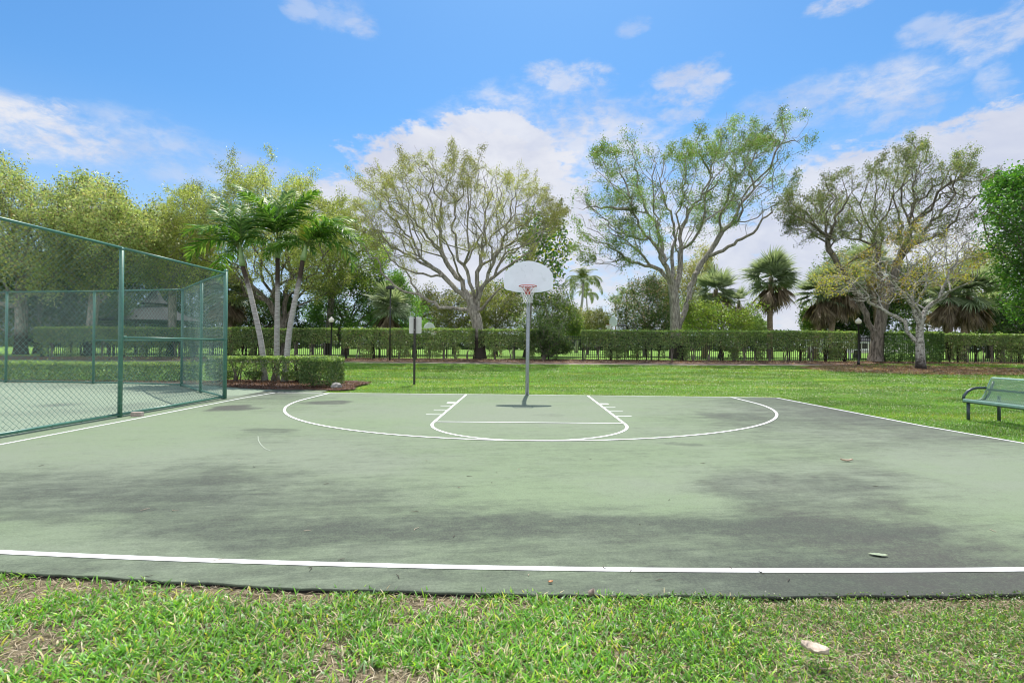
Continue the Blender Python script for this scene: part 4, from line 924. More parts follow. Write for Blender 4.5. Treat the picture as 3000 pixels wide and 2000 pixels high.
tree('tall_tree', 'tallest forked tree with fresh green leaves right of the hoop', 'tree',
 [C4(l) for l in ([(742, 1490), (745, 1400), (742, 1300), (738, 1150), (728, 1060)],
  [(752, 1330), (765, 1270), (800, 1200), (830, 1060), (870, 960), (930, 870), (1000, 750), (1080, 660), (1120, 590), (1200, 500), (1290, 390), (1340, 290), (1380, 150), (1400, 80)],
  [(930, 880), (1020, 850), (1100, 800), (1210, 730), (1280, 630), (1380, 530), (1450, 440)],
  [(735, 1070), (700, 960), (650, 860), (600, 790), (540, 700), (500, 620), (470, 500), (420, 400), (400, 300), (330, 210)],
  [(730, 1080), (660, 970), (580, 940), (480, 915), (390, 910), (300, 940)],
  [(745, 1090), (775, 940), (770, 780), (800, 680), (830, 610), (900, 540), (940, 400), (990, 250), (1060, 120)],
  [(732, 1020), (720, 880), (740, 760), (720, 640), (680, 550), (650, 450), (680, 330), (740, 240)],
  [(690, 930), (660, 800), (640, 700), (560, 600), (520, 450), (500, 300), (510, 150)],
  [(500, 620), (420, 610), (330, 600), (250, 600), (180, 600)], [(600, 790), (520, 780), (420, 760), (330, 700), (230, 730)],
  [(1000, 750), (990, 670), (1040, 560), (1080, 430), (1150, 400), (1130, 260)], [(940, 400), (900, 330), (870, 220), (870, 130)], [(900, 540), (980, 470), (1010, 380)],
  [(1200, 500), (1160, 400), (1200, 300), (1220, 180)], [(480, 915), (420, 860), (300, 800), (200, 760)])],
 C4([(150, 620), (200, 520), (230, 400), (260, 220), (350, 190), (460, 200), (510, 130), (560, 220), (740, 230), (800, 260), (850, 110), (930, 150), (1060, 90), (1130, 140), (1100, 230), (1180, 170), (1320, 130), (1400, 60), (1470, 150), (1490, 240), (1400, 320), (1330, 380), (1480, 420), (1450, 510), (1330, 620), (1180, 680), (1020, 700), (880, 700), (760, 860), (640, 820), (560, 930), (300, 955), (210, 900), (190, 760), (260, 700)]),
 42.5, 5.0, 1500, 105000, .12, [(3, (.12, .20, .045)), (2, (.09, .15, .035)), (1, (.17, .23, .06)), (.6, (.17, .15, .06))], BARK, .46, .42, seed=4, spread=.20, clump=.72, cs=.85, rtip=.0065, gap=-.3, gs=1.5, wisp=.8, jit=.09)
tree('double_trunked_tree', 'big tree with two dark rough trunks just right of the right lamp', 'tree',
 [C5(l) for l in ([(715, 1290), (722, 1200), (740, 1100), (760, 960)], [(760, 960), (800, 860), (850, 700), (900, 560), (940, 350), (950, 150), (990, 60)],
  [(712, 1190), (690, 1100), (660, 1020), (620, 920), (570, 840), (500, 740), (450, 640), (430, 560), (400, 430), (470, 250), (580, 190)],
  [(430, 560), (370, 510), (290, 480), (200, 460)], [(440, 600), (520, 400), (620, 280)], [(755, 980), (730, 820), (730, 700), (700, 450), (720, 300), (740, 160)],
  [(840, 740), (900, 640), (980, 560), (1100, 420), (1200, 250), (1290, 150)], [(900, 640), (1100, 560), (1250, 400), (1390, 240)], [(850, 700), (860, 500), (820, 350), (850, 180)],
  [(790, 880), (900, 780), (1000, 700), (1120, 640)], [(400, 430), (330, 360), (280, 300)])],
 C5([(160, 440), (200, 360), (270, 340), (430, 210), (580, 170), (640, 250), (700, 130), (820, 160), (900, 50), (1020, 60), (1100, 150), (1250, 100), (1340, 150), (1400, 230), (1340, 380), (1300, 520), (1100, 600), (900, 650), (700, 600), (600, 560), (420, 620), (300, 620), (230, 520)]),
 37.5, 4.5, 1500, 85000, .095, [(3, (.11, .15, .05)), (2, (.085, .11, .04)), (1, (.17, .19, .07)), (.6, (.18, .15, .08))], BARK_D, .42, .42, limbk=.30, seed=6, spread=.15, clump=.5, cs=.75, rtip=.0065, gap=-.5, gs=1.4, wisp=.8, jit=.09)
tree('white_barked_tree', 'small pale barked tree with sparse yellow leaves over fallen leaf litter', 'tree',
 [C5(l) for l in ([(975, 1332), (972, 1250), (970, 1180), (968, 1100), (975, 1060)],
  [(952, 1180), (900, 1110), (860, 1060), (780, 1000), (700, 950), (600, 890), (500, 870), (380, 870)],
  [(966, 1110), (930, 1000), (930, 850), (900, 700), (820, 600)], [(975, 1060), (960, 950), (1000, 850), (1050, 700), (1100, 620)],
  [(980, 1070), (990, 1000), (1060, 950), (1150, 890), (1260, 850), (1330, 780)], [(930, 1000), (880, 900), (760, 780), (700, 700), (620, 640)],
  [(1060, 950), (1150, 780), (1250, 650), (1340, 560)], [(600, 890), (520, 800), (450, 720)], [(700, 950), (640, 860), (560, 800), (470, 790)], [(1000, 850), (1100, 780), (1200, 700)])],
 C5([(350, 880), (380, 800), (440, 720), (600, 620), (700, 600), (760, 560), (900, 520), (1100, 560), (1280, 520), (1350, 600), (1400, 700), (1300, 800), (1150, 880), (1000, 880), (830, 960), (700, 950), (560, 920), (420, 910)]),
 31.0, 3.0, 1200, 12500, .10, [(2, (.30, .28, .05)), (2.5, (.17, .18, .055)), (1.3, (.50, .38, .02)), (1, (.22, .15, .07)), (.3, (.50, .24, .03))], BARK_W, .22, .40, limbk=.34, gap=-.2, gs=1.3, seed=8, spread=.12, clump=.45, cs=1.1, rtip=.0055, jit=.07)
C2 = lambda l: conv(500, 450, 2.09, l)
tree('feathery_tree', 'airy yellow green tree with dark crooked limbs behind the three palms', 'tree',
 [C2(l) for l in ([(690, 1250), (688, 1150), (685, 1080), (670, 1020)], [(680, 1050), (640, 980), (590, 900), (530, 830), (430, 780), (300, 700), (180, 620), (60, 420)],
  [(675, 1030), (640, 880), (560, 780), (545, 650), (480, 480), (420, 300), (350, 140)], [(690, 1060), (705, 900), (740, 760), (800, 700), (900, 560), (1000, 380)],
  [(690, 1080), (760, 900), (820, 830), (900, 770), (1000, 700), (1090, 560)], [(545, 650), (600, 450), (580, 250), (570, 60)], [(740, 760), (700, 560), (760, 380), (800, 200)],
  [(430, 780), (330, 790), (200, 800), (60, 780)], [(590, 900), (480, 860), (380, 850)])],
 C2([(-60, 330), (40, 230), (180, 200), (250, 260), (350, 110), (470, 110), (560, 50), (640, 130), (850, 180), (890, 270), (1000, 250), (1060, 330), (1110, 480), (1100, 640), (1060, 780), (1000, 850), (880, 900), (600, 800), (350, 800), (150, 800), (0, 760), (-80, 560)]),
 42., 5.0, 2600, 90000, .15, [(3, (.26, .31, .075)), (2, (.19, .24, .06)), (1.4, (.34, .36, .12)), (.5, (.09, .12, .04))], BARK_D, .36, .42, seed=9, spread=.20, clump=.45, cs=.9, rtip=.0065, jit=.09, aspect=.35)
def auto_limbs(rs, base, poly, n=6):
    """trunk to the crown's middle and limbs fanning out to its rim"""
    p = np.array(poly, float); c = p.mean(0); lo, hi = p.min(0), p.max(0); t0 = (base[0]*.6+c[0]*.4, hi[1]-(hi[1]-lo[1])*.15 if hi[1] < base[1] else base[1]-(base[1]-lo[1])*.25)
    L = [[base, ((base[0]+t0[0])/2+rs.uniform(-3, 3), (base[1]+t0[1])/2), t0]]
    for i in range(n):
        q = p[rs.randint(len(p))]; a = .55+.4*rs.rand(); e = (c[0]+(q[0]-c[0])*a, c[1]+(q[1]-c[1])*a)
        if e[1] > t0[1]: e = (e[0], t0[1]-5)
        mid = (t0[0]+(e[0]-t0[0])*.45+rs.uniform(-8, 8), t0[1]+(e[1]-t0[1])*.6+rs.uniform(-8, 8)); L.append([t0, mid, e])
    return L
def bush(name, label, cat, base, poly, d, depth, npts, nleaf, ls, pal, bark=BARK_D, R0=.2, seed=1, spread=.35, clump=.35, cs=.8, group=None, nl=6, **k):
    rs = np.random.RandomState(seed+900)
    bx_, by_ = base; g0 = P(bx_, by_, d); gz = float(zt(g0[1])); by2 = by_
    # slide the foot down the picture until it reaches the ground at this distance
    for _ in range(400):
        if P(bx_, by2, d)[2] <= gz: break
        by2 += .5
    return tree(name, label, cat, auto_limbs(rs, (bx_, by2), poly, nl), poly, d, depth, npts, nleaf, ls, pal, bark, R0, .3, seed, spread, clump, cs, group, **k)
BG = 'trees and shrubs beyond the iron fence'
DULL = [(3, (.25, .32, .115)), (2, (.19, .24, .08)), (1.6, (.36, .38, .15)), (.6, (.22, .17, .09)), (.9, (.07, .10, .035))]
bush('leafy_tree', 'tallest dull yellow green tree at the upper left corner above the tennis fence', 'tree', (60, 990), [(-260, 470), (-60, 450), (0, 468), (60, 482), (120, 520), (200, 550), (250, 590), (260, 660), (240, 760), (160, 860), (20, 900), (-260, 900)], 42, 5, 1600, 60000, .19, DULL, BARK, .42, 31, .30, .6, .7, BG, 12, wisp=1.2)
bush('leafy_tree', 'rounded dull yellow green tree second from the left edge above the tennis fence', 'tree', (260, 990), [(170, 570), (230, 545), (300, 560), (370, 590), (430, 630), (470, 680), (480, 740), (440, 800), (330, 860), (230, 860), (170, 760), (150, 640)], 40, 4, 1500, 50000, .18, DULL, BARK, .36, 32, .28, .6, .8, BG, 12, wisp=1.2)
bush('leafy_tree', 'pale lime leafed tree left of the palm crowns', 'tree', (500, 990), [(400, 700), (430, 680), (500, 650), (560, 640), (610, 665), (640, 720), (620, 800), (540, 850), (440, 840), (390, 780)], 41, 3.5, 1000, 26000, .16, [(3, (.24, .27, .07)), (2, (.19, .24, .06)), (1, (.28, .27, .10))], BARK, .3, 33, .28, .3, .8, BG, 9)
bush('evergreen_tree', 'dark understorey tree with bare grey limbs behind the far left fence panels', 'tree', (110, 1000), [(-200, 760), (0, 740), (150, 750), (270, 800), (330, 850), (360, 960), (300, 985), (-200, 985)], 45, 3, 1100, 46000, .24, DARKG, BARK, .3, 34, .35, .2, .8, BG, 10)
bush('evergreen_tree', 'dark tree mass shading the gazebo roof', 'tree', (420, 1000), [(300, 760), (420, 740), (540, 760), (640, 800), (660, 900), (640, 965), (560, 985), (380, 985), (310, 900)], 54, 3, 900, 34000, .26, DARKG+[(1, (.12, .15, .05))], BARK_D, .3, 35, .35, .2, .8, BG, 8)
bush('evergreen_tree', 'dark shaded shrub mass low between the leaning palm trunks', 'tree', (740, 1010), [(650, 890), (720, 870), (830, 870), (880, 900), (900, 975), (660, 980)], 47, 3, 500, 13000, .20, DARKG, BARK_D, .25, 36, .3, .2, .8, BG, 6)
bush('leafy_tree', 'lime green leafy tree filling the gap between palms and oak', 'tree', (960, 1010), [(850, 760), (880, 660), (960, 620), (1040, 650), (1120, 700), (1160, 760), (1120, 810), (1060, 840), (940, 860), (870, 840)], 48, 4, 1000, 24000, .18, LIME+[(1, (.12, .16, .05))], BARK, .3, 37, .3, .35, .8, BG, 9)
bush('evergreen_tree', 'deep green rounded tree behind the left lamp', 'tree', (1010, 1010), [(900, 900), (930, 840), (1000, 800), (1080, 800), (1130, 830), (1150, 900), (1140, 985), (900, 985)], 50, 4, 800, 24000, .20, [(3, (.05, .11, .025)), (2, (.07, .15, .03)), (1, (.11, .20, .04))], BARK_D, .3, 38, .3, .3, .8, BG, 9)
bush('shrub', 'bright green sloping shrub behind the sign plate', 'shrub', (1190, 1010), [(1130, 870), (1160, 800), (1190, 820), (1205, 870), (1228, 905), (1238, 950), (1238, 985), (1130, 985)], 46, 2.5, 500, 14000, .16, BRIGHT, BARK_D, .18, 39, .25, .2, .9, BG, 6)
bush('shrub', 'wide dull olive shrub mass behind the low oak limb', 'shrub', (1330, 1010), [(1220, 880), (1245, 855), (1320, 860), (1400, 870), (1420, 920), (1420, 985), (1230, 985)], 56, 3, 700, 20000, .20, OLIVE+[(2, (.07, .09, .035))], BARK_D, .2, 40, .3, .25, .8, BG, 8)
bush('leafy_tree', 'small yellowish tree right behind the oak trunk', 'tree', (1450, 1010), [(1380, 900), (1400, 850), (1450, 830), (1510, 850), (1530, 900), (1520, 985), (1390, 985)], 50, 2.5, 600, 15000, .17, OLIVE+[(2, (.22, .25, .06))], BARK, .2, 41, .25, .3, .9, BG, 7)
bush('broadleaf_tree', 'big leaved tree with drooping yellow tipped branches behind the backboard', 'tree', (1540, 1010), [(1480, 760), (1510, 680), (1560, 650), (1620, 640), (1670, 700), (1650, 760), (1640, 820), (1600, 860), (1530, 880), (1480, 850)], 44, 2.6, 300, 3800, .30, [(3, (.07, .15, .03)), (2, (.05, .10, .025)), (1, (.30, .33, .03))], BARK, .22, 42, .30, .6, 1.0, BG, 9)
bush('shrub', 'dense shrub of dark canes behind the hoop pole', 'shrub', (1590, 1010), [(1530, 880), (1580, 850), (1640, 860), (1680, 900), (1700, 940), (1700, 985), (1520, 985)], 46, 2.5, 600, 15000, .16, [(3, (.07, .11, .03)), (2, (.10, .16, .04)), (1, (.18, .22, .05))], BARK, .15, 43, .22, .25, .9, BG, 10)
bush('shrub', 'rounded brownish green shrub beneath the coconut palm', 'shrub', (1720, 1010), [(1680, 920), (1720, 905), (1770, 920), (1790, 950), (1785, 985), (1680, 985)], 62, 2.5, 450, 11000, .20, OLIVE, BARK_D, .15, 44, .25, .25, .9, BG, 6)
bush('oleander_shrub', 'large mottled dark shrub with pinkish flecks left of the tall tree trunk', 'shrub', (1890, 1010), [(1815, 880), (1850, 850), (1900, 830), (1960, 850), (1980, 900), (1980, 985), (1815, 985)], 52, 3, 800, 20000, .17, [(3, (.06, .10, .035)), (2, (.09, .14, .04)), (1, (.27, .20, .15)), (.5, (.15, .18, .06))], BARK_D, .2, 45, .25, .2, .9, BG, 9)
bush('leafy_tree', 'tawny yellow small tree seen through the fork of the tall tree', 'tree', (2000, 1010), [(1920, 850), (1950, 800), (2000, 780), (2050, 720), (2090, 740), (2080, 830), (2060, 900), (2020, 985), (1930, 985)], 55, 3, 650, 15000, .17, [(3, (.25, .25, .08)), (2, (.20, .18, .08)), (1, (.14, .19, .05))], BARK, .2, 46, .25, .35, .9, BG, 8)
bush('shrub', 'sprawling lime shrub right of the tall tree trunk', 'shrub', (2110, 1010), [(2010, 910), (2060, 890), (2130, 900), (2200, 895), (2215, 930), (2190, 985), (2010, 985)], 44, 2.5, 650, 13000, .17, LIME, BARK, .15, 47, .25, .35, .9, BG, 9)
bush('leafy_tree', 'round pale green tree low on the horizon left of the clear palm trunk', 'tree', (2212, 1010), [(2175, 950), (2200, 932), (2235, 938), (2252, 960), (2250, 990), (2170, 990)], 95, 3, 400, 9000, .28, [(3, (.12, .18, .05)), (1, (.17, .22, .07))], BARK_D, .15, 48, .25, .15, .9, BG, 5)
bush('shrub', 'light green shrub left of the leaning cabbage palm trunk', 'shrub', (2370, 1010), [(2345, 930), (2365, 905), (2400, 900), (2420, 940), (2420, 985), (2350, 985)], 48, 1.6, 350, 8000, .17, MIDG+[(1, (.20, .25, .07))], BARK_D, .12, 49, .2, .25, .9, BG, 5)
bush('leafy_tree', 'mid green tree standing between the clear palm and the leaning palm trunks', 'tree', (2455, 1010), [(2400, 800), (2440, 750), (2500, 740), (2560, 780), (2600, 850), (2560, 900), (2440, 910), (2400, 870)], 51, 2.5, 500, 12000, .18, MIDG, BARK, .25, 57, .28, .35, .9, BG, 8)
bush('evergreen_tree', 'dark glossy tree filling the space behind the right lamp', 'tree', (2510, 1010), [(2420, 900), (2460, 860), (2540, 850), (2600, 880), (2620, 985), (2430, 985)], 49, 2.5, 650, 16000, .20, DARKG, BARK_D, .25, 50, .3, .2, .9, BG, 7)
bush('evergreen_tree', 'dark leafy tree between the pale trunk and the shaggy palm pair', 'tree', (2700, 1010), [(2590, 880), (2620, 800), (2700, 790), (2760, 850), (2780, 930), (2760, 970), (2640, 985)], 50, 2.5, 650, 14000, .20, MIDG+DARKG, BARK_D, .25, 51, .3, .3, .9, BG, 7)
bush('evergreen_tree', 'low dark thicket under the branches at the far right end of the hedge', 'tree', (2930, 1010), [(2830, 930), (2880, 890), (2960, 880), (3080, 880), (3080, 985), (2840, 985)], 46, 3, 650, 16000, .20, DARKG, BARK_D, .25, 52, .3, .2, .9, BG, 7)
bush('leafy_tree', 'olive crown filling in above the shaggy palm pair', 'tree', (2900, 1010), [(2780, 800), (2850, 740), (2930, 740), (2960, 800), (2950, 880), (2860, 900), (2790, 860)], 52, 2.5, 500, 9000, .18, YG, BARK, .25, 53, .25, .4, .9, BG, 7)
bush('broadleaf_tree', 'bright glossy green tree cut off by the right edge', 'tree', (3120, 1060), [(2895, 620), (2890, 570), (2940, 530), (3000, 535), (3150, 520), (3170, 930), (2990, 930), (2955, 880), (2925, 800), (2885, 720)], 29, 2.6, 1200, 26000, .17, [(3, (.06, .17, .02)), (2, (.045, .11, .02)), (1, (.13, .25, .03))], BARK_D, .3, 54, .22, .3, .9, None, 12, wisp=.5)
# dark bushy clump standing in the hedge line
bush('bushy_clump', 'dark bushy clump with many thin stems bulging from the hedge line', 'shrub', (1592, 1055), [(1545, 985), (1560, 968), (1610, 955), (1650, 970), (1668, 1000), (1660, 1030), (1630, 1045), (1560, 1040), (1540, 1010)], 37.3, .9, 400, 7500, .12, [(3, (.055, .10, .03)), (2, (.04, .075, .025)), (1, (.10, .15, .04))], BARK_D, .12, 55, .12, .15, .9, None, 9)
# distant woods closing the horizon
rs = np.random.RandomState(70); nw_ = 60000; X = rs.uniform(-190, 190, nw_); hh = 3.2+2.6*fbm(X*.06+3, X*0+1, 4)*1.2; Z = rs.rand(nw_)**.8*hh; Yw = 118+rs.uniform(-4, 4, nw_)*(1-Z/(hh+1))
cw = np.array([.07, .11, .04])[None]*(.6+.9*fbm(X*.2, Z*.5, 4)[:, None]); V, F, c = leaf_quads(rs, np.stack([X, Yw, Z+.5], 1), .75, [(1, (1, 1, 1))], .7, .3, cw)
np_mesh('distant_woods', V, F, LEAF, col=c)['kind'] = 'stuff'; bpy.data.objects['distant_woods']['label'] = 'low band of far woods along the horizon'

# ------------------------------------------------------------------ gazebo and things far behind the fence
ROOF = col_ground('dark shingle roof', .8, 9., .3, .8, (1, 1, 5)); 
def roof_mat():
    m_, g, b = mat('shingles'); t = g.new('ShaderNodeTexCoord').outputs['Object']; s_ = g.new('ShaderNodeSeparateXYZ'); g.put(s_.inputs[0], t)
    k = g.m('FRACT', g.m('MULTIPLY', s_.outputs[2], 9.)); n = g.noise(t, 6., 5, .7)
    g.put(b.inputs['Base Color'], g.mix(g.m('MULTIPLY', k, g.rng(n, .3, .7)), (.010, .012, .015), (.035, .037, .041))); b.inputs['Roughness'].default_value = .85; return m_
SH = roof_mat(); WOODP = paint('pale weathered wood', (.33, .29, .24), .8, 0, .2, 9.)
def gazebo(name, label, px, d, prof, sides, posts, r_post, cat):
    c = P(px, 1000, d); gz = float(zt(c[1])); r_ = empty(name, (c[0], c[1], gz), label, cat)
    def ring(rad, z, k=sides, a0=.26): return [(c[0]+rad*math.cos(a0+2*math.pi*i/k), c[1]+rad*math.sin(a0+2*math.pi*i/k), z) for i in range(k)]
    for nm, pr in prof:
        b = MB(); V = []; F = []
        for rad, z in pr: V += ring(rad, z)
        for l in range(len(pr)-1): F += [(l*sides+i, l*sides+(i+1) % sides, (l+1)*sides+(i+1) % sides, (l+1)*sides+i) for i in range(sides)]
        F.append(tuple(range(sides))[::-1]); F.append(tuple(range((len(pr)-1)*sides, len(pr)*sides))); b.add(V, F); b.build(nm, SH if 'roof' in nm else WOODP, r_)
    for x, y, z in ring(r_post, gz, sides): b = MB(); b.box((x, y, gz+posts/2), (.16, .16, posts)); b.build('post', BRONZE, r_)
gazebo('gazebo', 'dark shingled pavilion with a two tier pagoda roof behind the tennis fence', 452, 48,
 [('lower_roof', [(4.35, 3.50), (4.38, 3.62), (3.2, 3.98), (2.1, 4.42), (1.1, 4.98)]), ('cupola_wall', [(.80, 4.9), (.80, 5.25)]), ('upper_roof', [(1.15, 5.18), (1.18, 5.26), (.75, 5.65), (.35, 6.3), (.04, 7.0)])], 8, 3.4, 3.6, 'gazebo')
gazebo('picnic_shelter', 'tiny distant shelter with a pale hipped roof just right of the corner fence post', 682, 75,
 [('roof', [(1.15, 3.3), (1.15, 3.4), (.05, 4.15)])], 4, 3.2, .9, 'shelter')
def far_hoop(label, px, py_top, d, rz, curved=False):
    top = P(px, py_top, d); gz = float(zt(top[1])); r_ = empty('basketball_hoop', (top[0], top[1], gz), label, 'basketball hoop', 'far hoops beyond the hedge')
    bz_ = top[2]-.47; ca, sa = math.cos(rz), math.sin(rz)
    T = lambda x, y, z: (top[0]+ca*x-sa*y, top[1]+sa*x+ca*y, z)
    b = MB(); b.prism(fan_outline(14), .035, lambda a, q, c: T(a, c, bz_+q)); b.build('backboard', WHITE, r_)
    b = MB(); V0 = len(b.v); b.torus((0, 0, 0), .23, .014, 20, 6); b.v = [T(v[0], v[1]-.42, bz_-.31+v[2]) for v in b.v]; b.build('rim', RED, r_)
    b = MB()
    for i in range(10): a = 2*math.pi*i/10; b.tube([T(.23*math.cos(a), -.42+.23*math.sin(a), bz_-.33), T(.13*math.cos(a+.5), -.42+.13*math.sin(a+.5), bz_-.75)], .012, 4); b.tube([T(.23*math.cos(a), -.42+.23*math.sin(a), bz_-.33), T(.13*math.cos(a-.5), -.42+.13*math.sin(a-.5), bz_-.75)], .012, 4)
    b.build('net', NET, r_)
    b = MB(); b.tube([T(0, 1.5, gz), T(0, 1.5, bz_-.75), T(0, 1.42, bz_-.48), T(0, 1.2, bz_-.36), T(0, .03, bz_-.34)], .075, 10); b.build('pole', BLACK, r_, smooth=True)
far_hoop('far away white rounded hoop board just above the hedge beside the sign', 1259, 943, 41.5, 1.08)
far_hoop('far hoop seen side on with a curved black arm and net', 1796, 925, 46, -1.25)
# white rails and a pale house seen through the right part of the fence
wr = P(2465, 1000, 44); gz = float(zt(wr[1])); rr = empty('rail_fence', (wr[0]-3, wr[1], gz), 'white horizontal rails seen through the fence left of the right lamp', 'fence')
for z0, z1 in ((1.55, 1.35), (.98, .72)):
    b = MB(); b.tube([(wr[0]-3.2, wr[1], gz+z0), (wr[0]+2.3, wr[1]-.6, gz+z1)], .05, 8); b.build('rail', WHITE, rr)
for x in (-3.1, -1.3, .5, 2.2): b = MB(); b.tube([(wr[0]+x, wr[1]-.3, gz), (wr[0]+x, wr[1]-.3, gz+1.55)], .045, 8); b.build('post', WHITE, rr)
STUC = paint('pale stucco', (.62, .58, .52), .9, 0, .06, 4.)
def house(label, x0, x1, y, h, seed):
    r_ = empty('house', ((x0+x1)/2, y, .5), label, 'house', 'houses far beyond the fence'); b = MB(); b.box(((x0+x1)/2, y+4, .5+h/2), (x1-x0, 8, h)); b.build('wall', STUC, r_)
    b = MB(); z = .5+h; o = .5; V = [(x0-o, y-o, z), (x1+o, y-o, z), (x1+o, y+8+o, z), (x0-o, y+8+o, z), (x0+4, y+4, z+1.7), (x1-4, y+4, z+1.7)]
    b.add(V, [(3, 2, 1, 0), (0, 1, 5, 4), (2, 3, 4, 5), (1, 2, 5), (3, 0, 4)]); b.build('roof', SH, r_)
    x = x0+1.5; i = 0
    while x < x1-1.5:
        b = MB(); b.box((x, y-.02, .5+1.5), (1.1, .06, 1.2)); wn = b.build('window', BRONZE, r_)
        b = MB(); b.box((x, y-.03, .5+.85), (1.3, .1, .08)); b.build('sill', WHITE, wn); x += 3.1
house('pale stucco house glimpsed through the iron fence at the far right', 62, 84, 92, 2.4, 1)

# ------------------------------------------------------------------ near grass, built blade by blade
def blades(name, X, Y, Z, L, Wd, cols, lean, rs, seg=3, flat=None, label=None, m=GRASS):
    n = len(X); a = rs.rand(n)*2*math.pi; tilt = lean*(.4+.9*rs.rand(n))
    if flat is not None: tilt = np.where(flat, 1.25+.25*rs.rand(n), tilt)
    dx_, dy_ = np.cos(a), np.sin(a); V = np.zeros((n, (seg+1)*2, 3)); p = np.stack([X, Y, Z], 1); sd_ = np.stack([-dy_, dx_, 0*dx_], 1); tw = rs.uniform(-.6, .6, n); sd_[:, 2] = tw*.5
    for k in range(seg+1):
        w_ = Wd*(.55, 1., .8, .12)[k] if seg == 3 else Wd*(.8, .9, .1)[k]
        V[:, 2*k] = p-sd_*w_[:, None]*.5; V[:, 2*k+1] = p+sd_*w_[:, None]*.5
        ss = np.sin(tilt); cc__ = np.cos(tilt); p = p+np.stack([dx_*ss, dy_*ss, cc__], 1)*(L/seg)[:, None]; tilt = np.minimum(tilt+.16+.26*rs.rand(n), 2.0)
    b0 = (np.arange(n)*(seg+1)*2)[:, None, None]; k = np.arange(seg)[None, :, None]*2; F = (b0+k+np.array([0, 1, 3, 2])[None, None]).reshape(-1, 4)
    o = np_mesh(name, V.reshape(-1, 3), F, m, col=np.repeat(cols, (seg+1)*2, 0)); o['kind'] = 'stuff'
    if label: o['label'] = label
    return o
rs = np.random.RandomState(90)
n = 190000; X = rs.uniform(-6.5, 6.8, n); Y = -12.45-rs.rand(n)*2.2
ed = near_edge(X); dd = ed-Y
dry = fbm(X*1.6+7, Y*2.6, 5); dryness = np.clip((dry-.575)*7, 0, 1)+np.clip(1-dd/(.10+.16*fbm(X*2+3, Y*0, 3)), 0, 1)**.5*np.clip((fbm(X*1.1+70, Y*0+1, 4)-.44)*9, 0, 1)*1.3
keep = (dd > -.015) & (rs.rand(n) > np.clip(dryness, 0, .88)) & (rs.rand(n) < .35+.65*np.clip(fbm(X*5, Y*5, 3)*2-.3, 0, 1)); X, Y, dd, dryness = X[keep], Y[keep], dd[keep], dryness[keep]; n = len(X)
weed = X > 1.15+1.2*(fbm(X*0+2, Y*1.5, 3)-.5)
G1 = [(3.4, (.14, .34, .035)), (2.4, (.10, .25, .035)), (1.6, (.27, .47, .045)), (.9, (.19, .31, .14)), (.45, (.45, .48, .06)), (.9, (.50, .44, .27))]  # the greyish green entry paints glossy highlights into some blades
c = pal_cols(rs, G1, n); pt = .8+.5*fbm(X*3, Y*3+5, 3)[:, None]
blades('grass', X, Y, np.full(n, -.03), (.034+.040*rs.rand(n))*np.where(weed, .65, 1), (.0062+.0045*rs.rand(n))*np.where(weed, .7, 1), np.clip(c*pt*1.1, 0, .8), .75, rs, label='broad bladed green grass filling the foreground')
n = 60000; X = rs.uniform(-6.5, 6.8, n); Y = -12.5-rs.rand(n)*2.15; k = near_edge(X)-Y > -.01; X, Y = X[k], Y[k]; n = len(X)
c = pal_cols(rs, [(3, (.50, .41, .30)), (2, (.38, .30, .21)), (1, (.62, .54, .42)), (1, (.20, .15, .10))], n)
blades('dry_thatch', X, Y, np.full(n, -.028)+.014*rs.rand(n), .035+.05*rs.rand(n), .0025+.0022*rs.rand(n), c, 1.3, rs, flat=np.ones(n, bool), label='straw coloured dead grass lying between the green blades')
# low weeds at the right and along the edge: rosettes of tiny leaves
n = 60000; X = rs.uniform(.4, 6.8, n); Y = -12.5-rs.rand(n)*2.15; k = (near_edge(X)-Y > -.02) & (fbm(X*1.4, Y*2.2+9, 4)+.16*np.clip(X-1.2, -1, 1.4) > .50); X, Y = X[k], Y[k]; n = len(X)
Cc = np.stack([X, Y, -.02+.035*rs.rand(n)], 1); V, F, c = leaf_quads(rs, Cc, .014, [(3, (.11, .21, .04)), (2, (.08, .15, .035)), (1, (.17, .26, .06)), (.5, (.22, .18, .09))], .6, .9)
o = np_mesh('weeds', V, F, GRASS, col=c); o['kind'] = 'stuff'; o['label'] = 'small leaved creeping weeds at the right of the foreground grass'
# clover heads along the edge at right
fl_ = MB()
for i in range(12):
    x = rs.uniform(1.3, 2.9); y = float(near_edge(x))-.03-rs.rand()**2*.3; fl_.lathe((x, y, rs.uniform(.0, .045)), [(.0015, -.003), (.0045, 0), (.0035, .004), (.001, .006)], 6)
o = fl_.build('clover_flowers', paint('clover cream', (.55, .53, .42), .8)); o['kind'] = 'stuff'; o['label'] = 'tiny white clover heads along the court edge'

# lawn tufts past the court and to its right
rs = np.random.RandomState(91)
def lawn_zone(n, x0, x1, y0, y1, L0, L1, w0, seed_k, pw=1.):
    X = rs.uniform(x0, x1, n); Y = y0+(y1-y0)*rs.rand(n)**pw; return X, Y
parts = []
X, Y = lawn_zone(230000, -13, 34, .0, 17.2, 0, 0, 0, 0, 1.25); parts.append((X, Y))
X, Y = lawn_zone(150000, 7.2, 17.5, -9.5, .2, 0, 0, 0, 0); parts.append((X, Y))
X, Y = lawn_zone(22000, -40, -12, 5.3, 17, 0, 0, 0, 0); parts.append((X, Y))
X, Y = lawn_zone(50000, 20, 42, 15, 21.3, 0, 0, 0, 0); parts.append((X, Y))
X = np.concatenate([p[0] for p in parts]); Y = np.concatenate([p[1] for p in parts])
bed = inside(np.stack([X, Y], 1), np.array([(-12.6, 5.6), (-12.0, 1.8), (-8.9, 1.15), (-5.9, 1.05), (-5.7, 1.5), (-6.0, 2.3), (-5.9, 4.6), (-7, 5.6)]))
oncourt = (Y < far_edge(X)+.02) & (X < right_edge(Y)+.02); oncourt |= (X < -8.3) & (Y < 4.6)
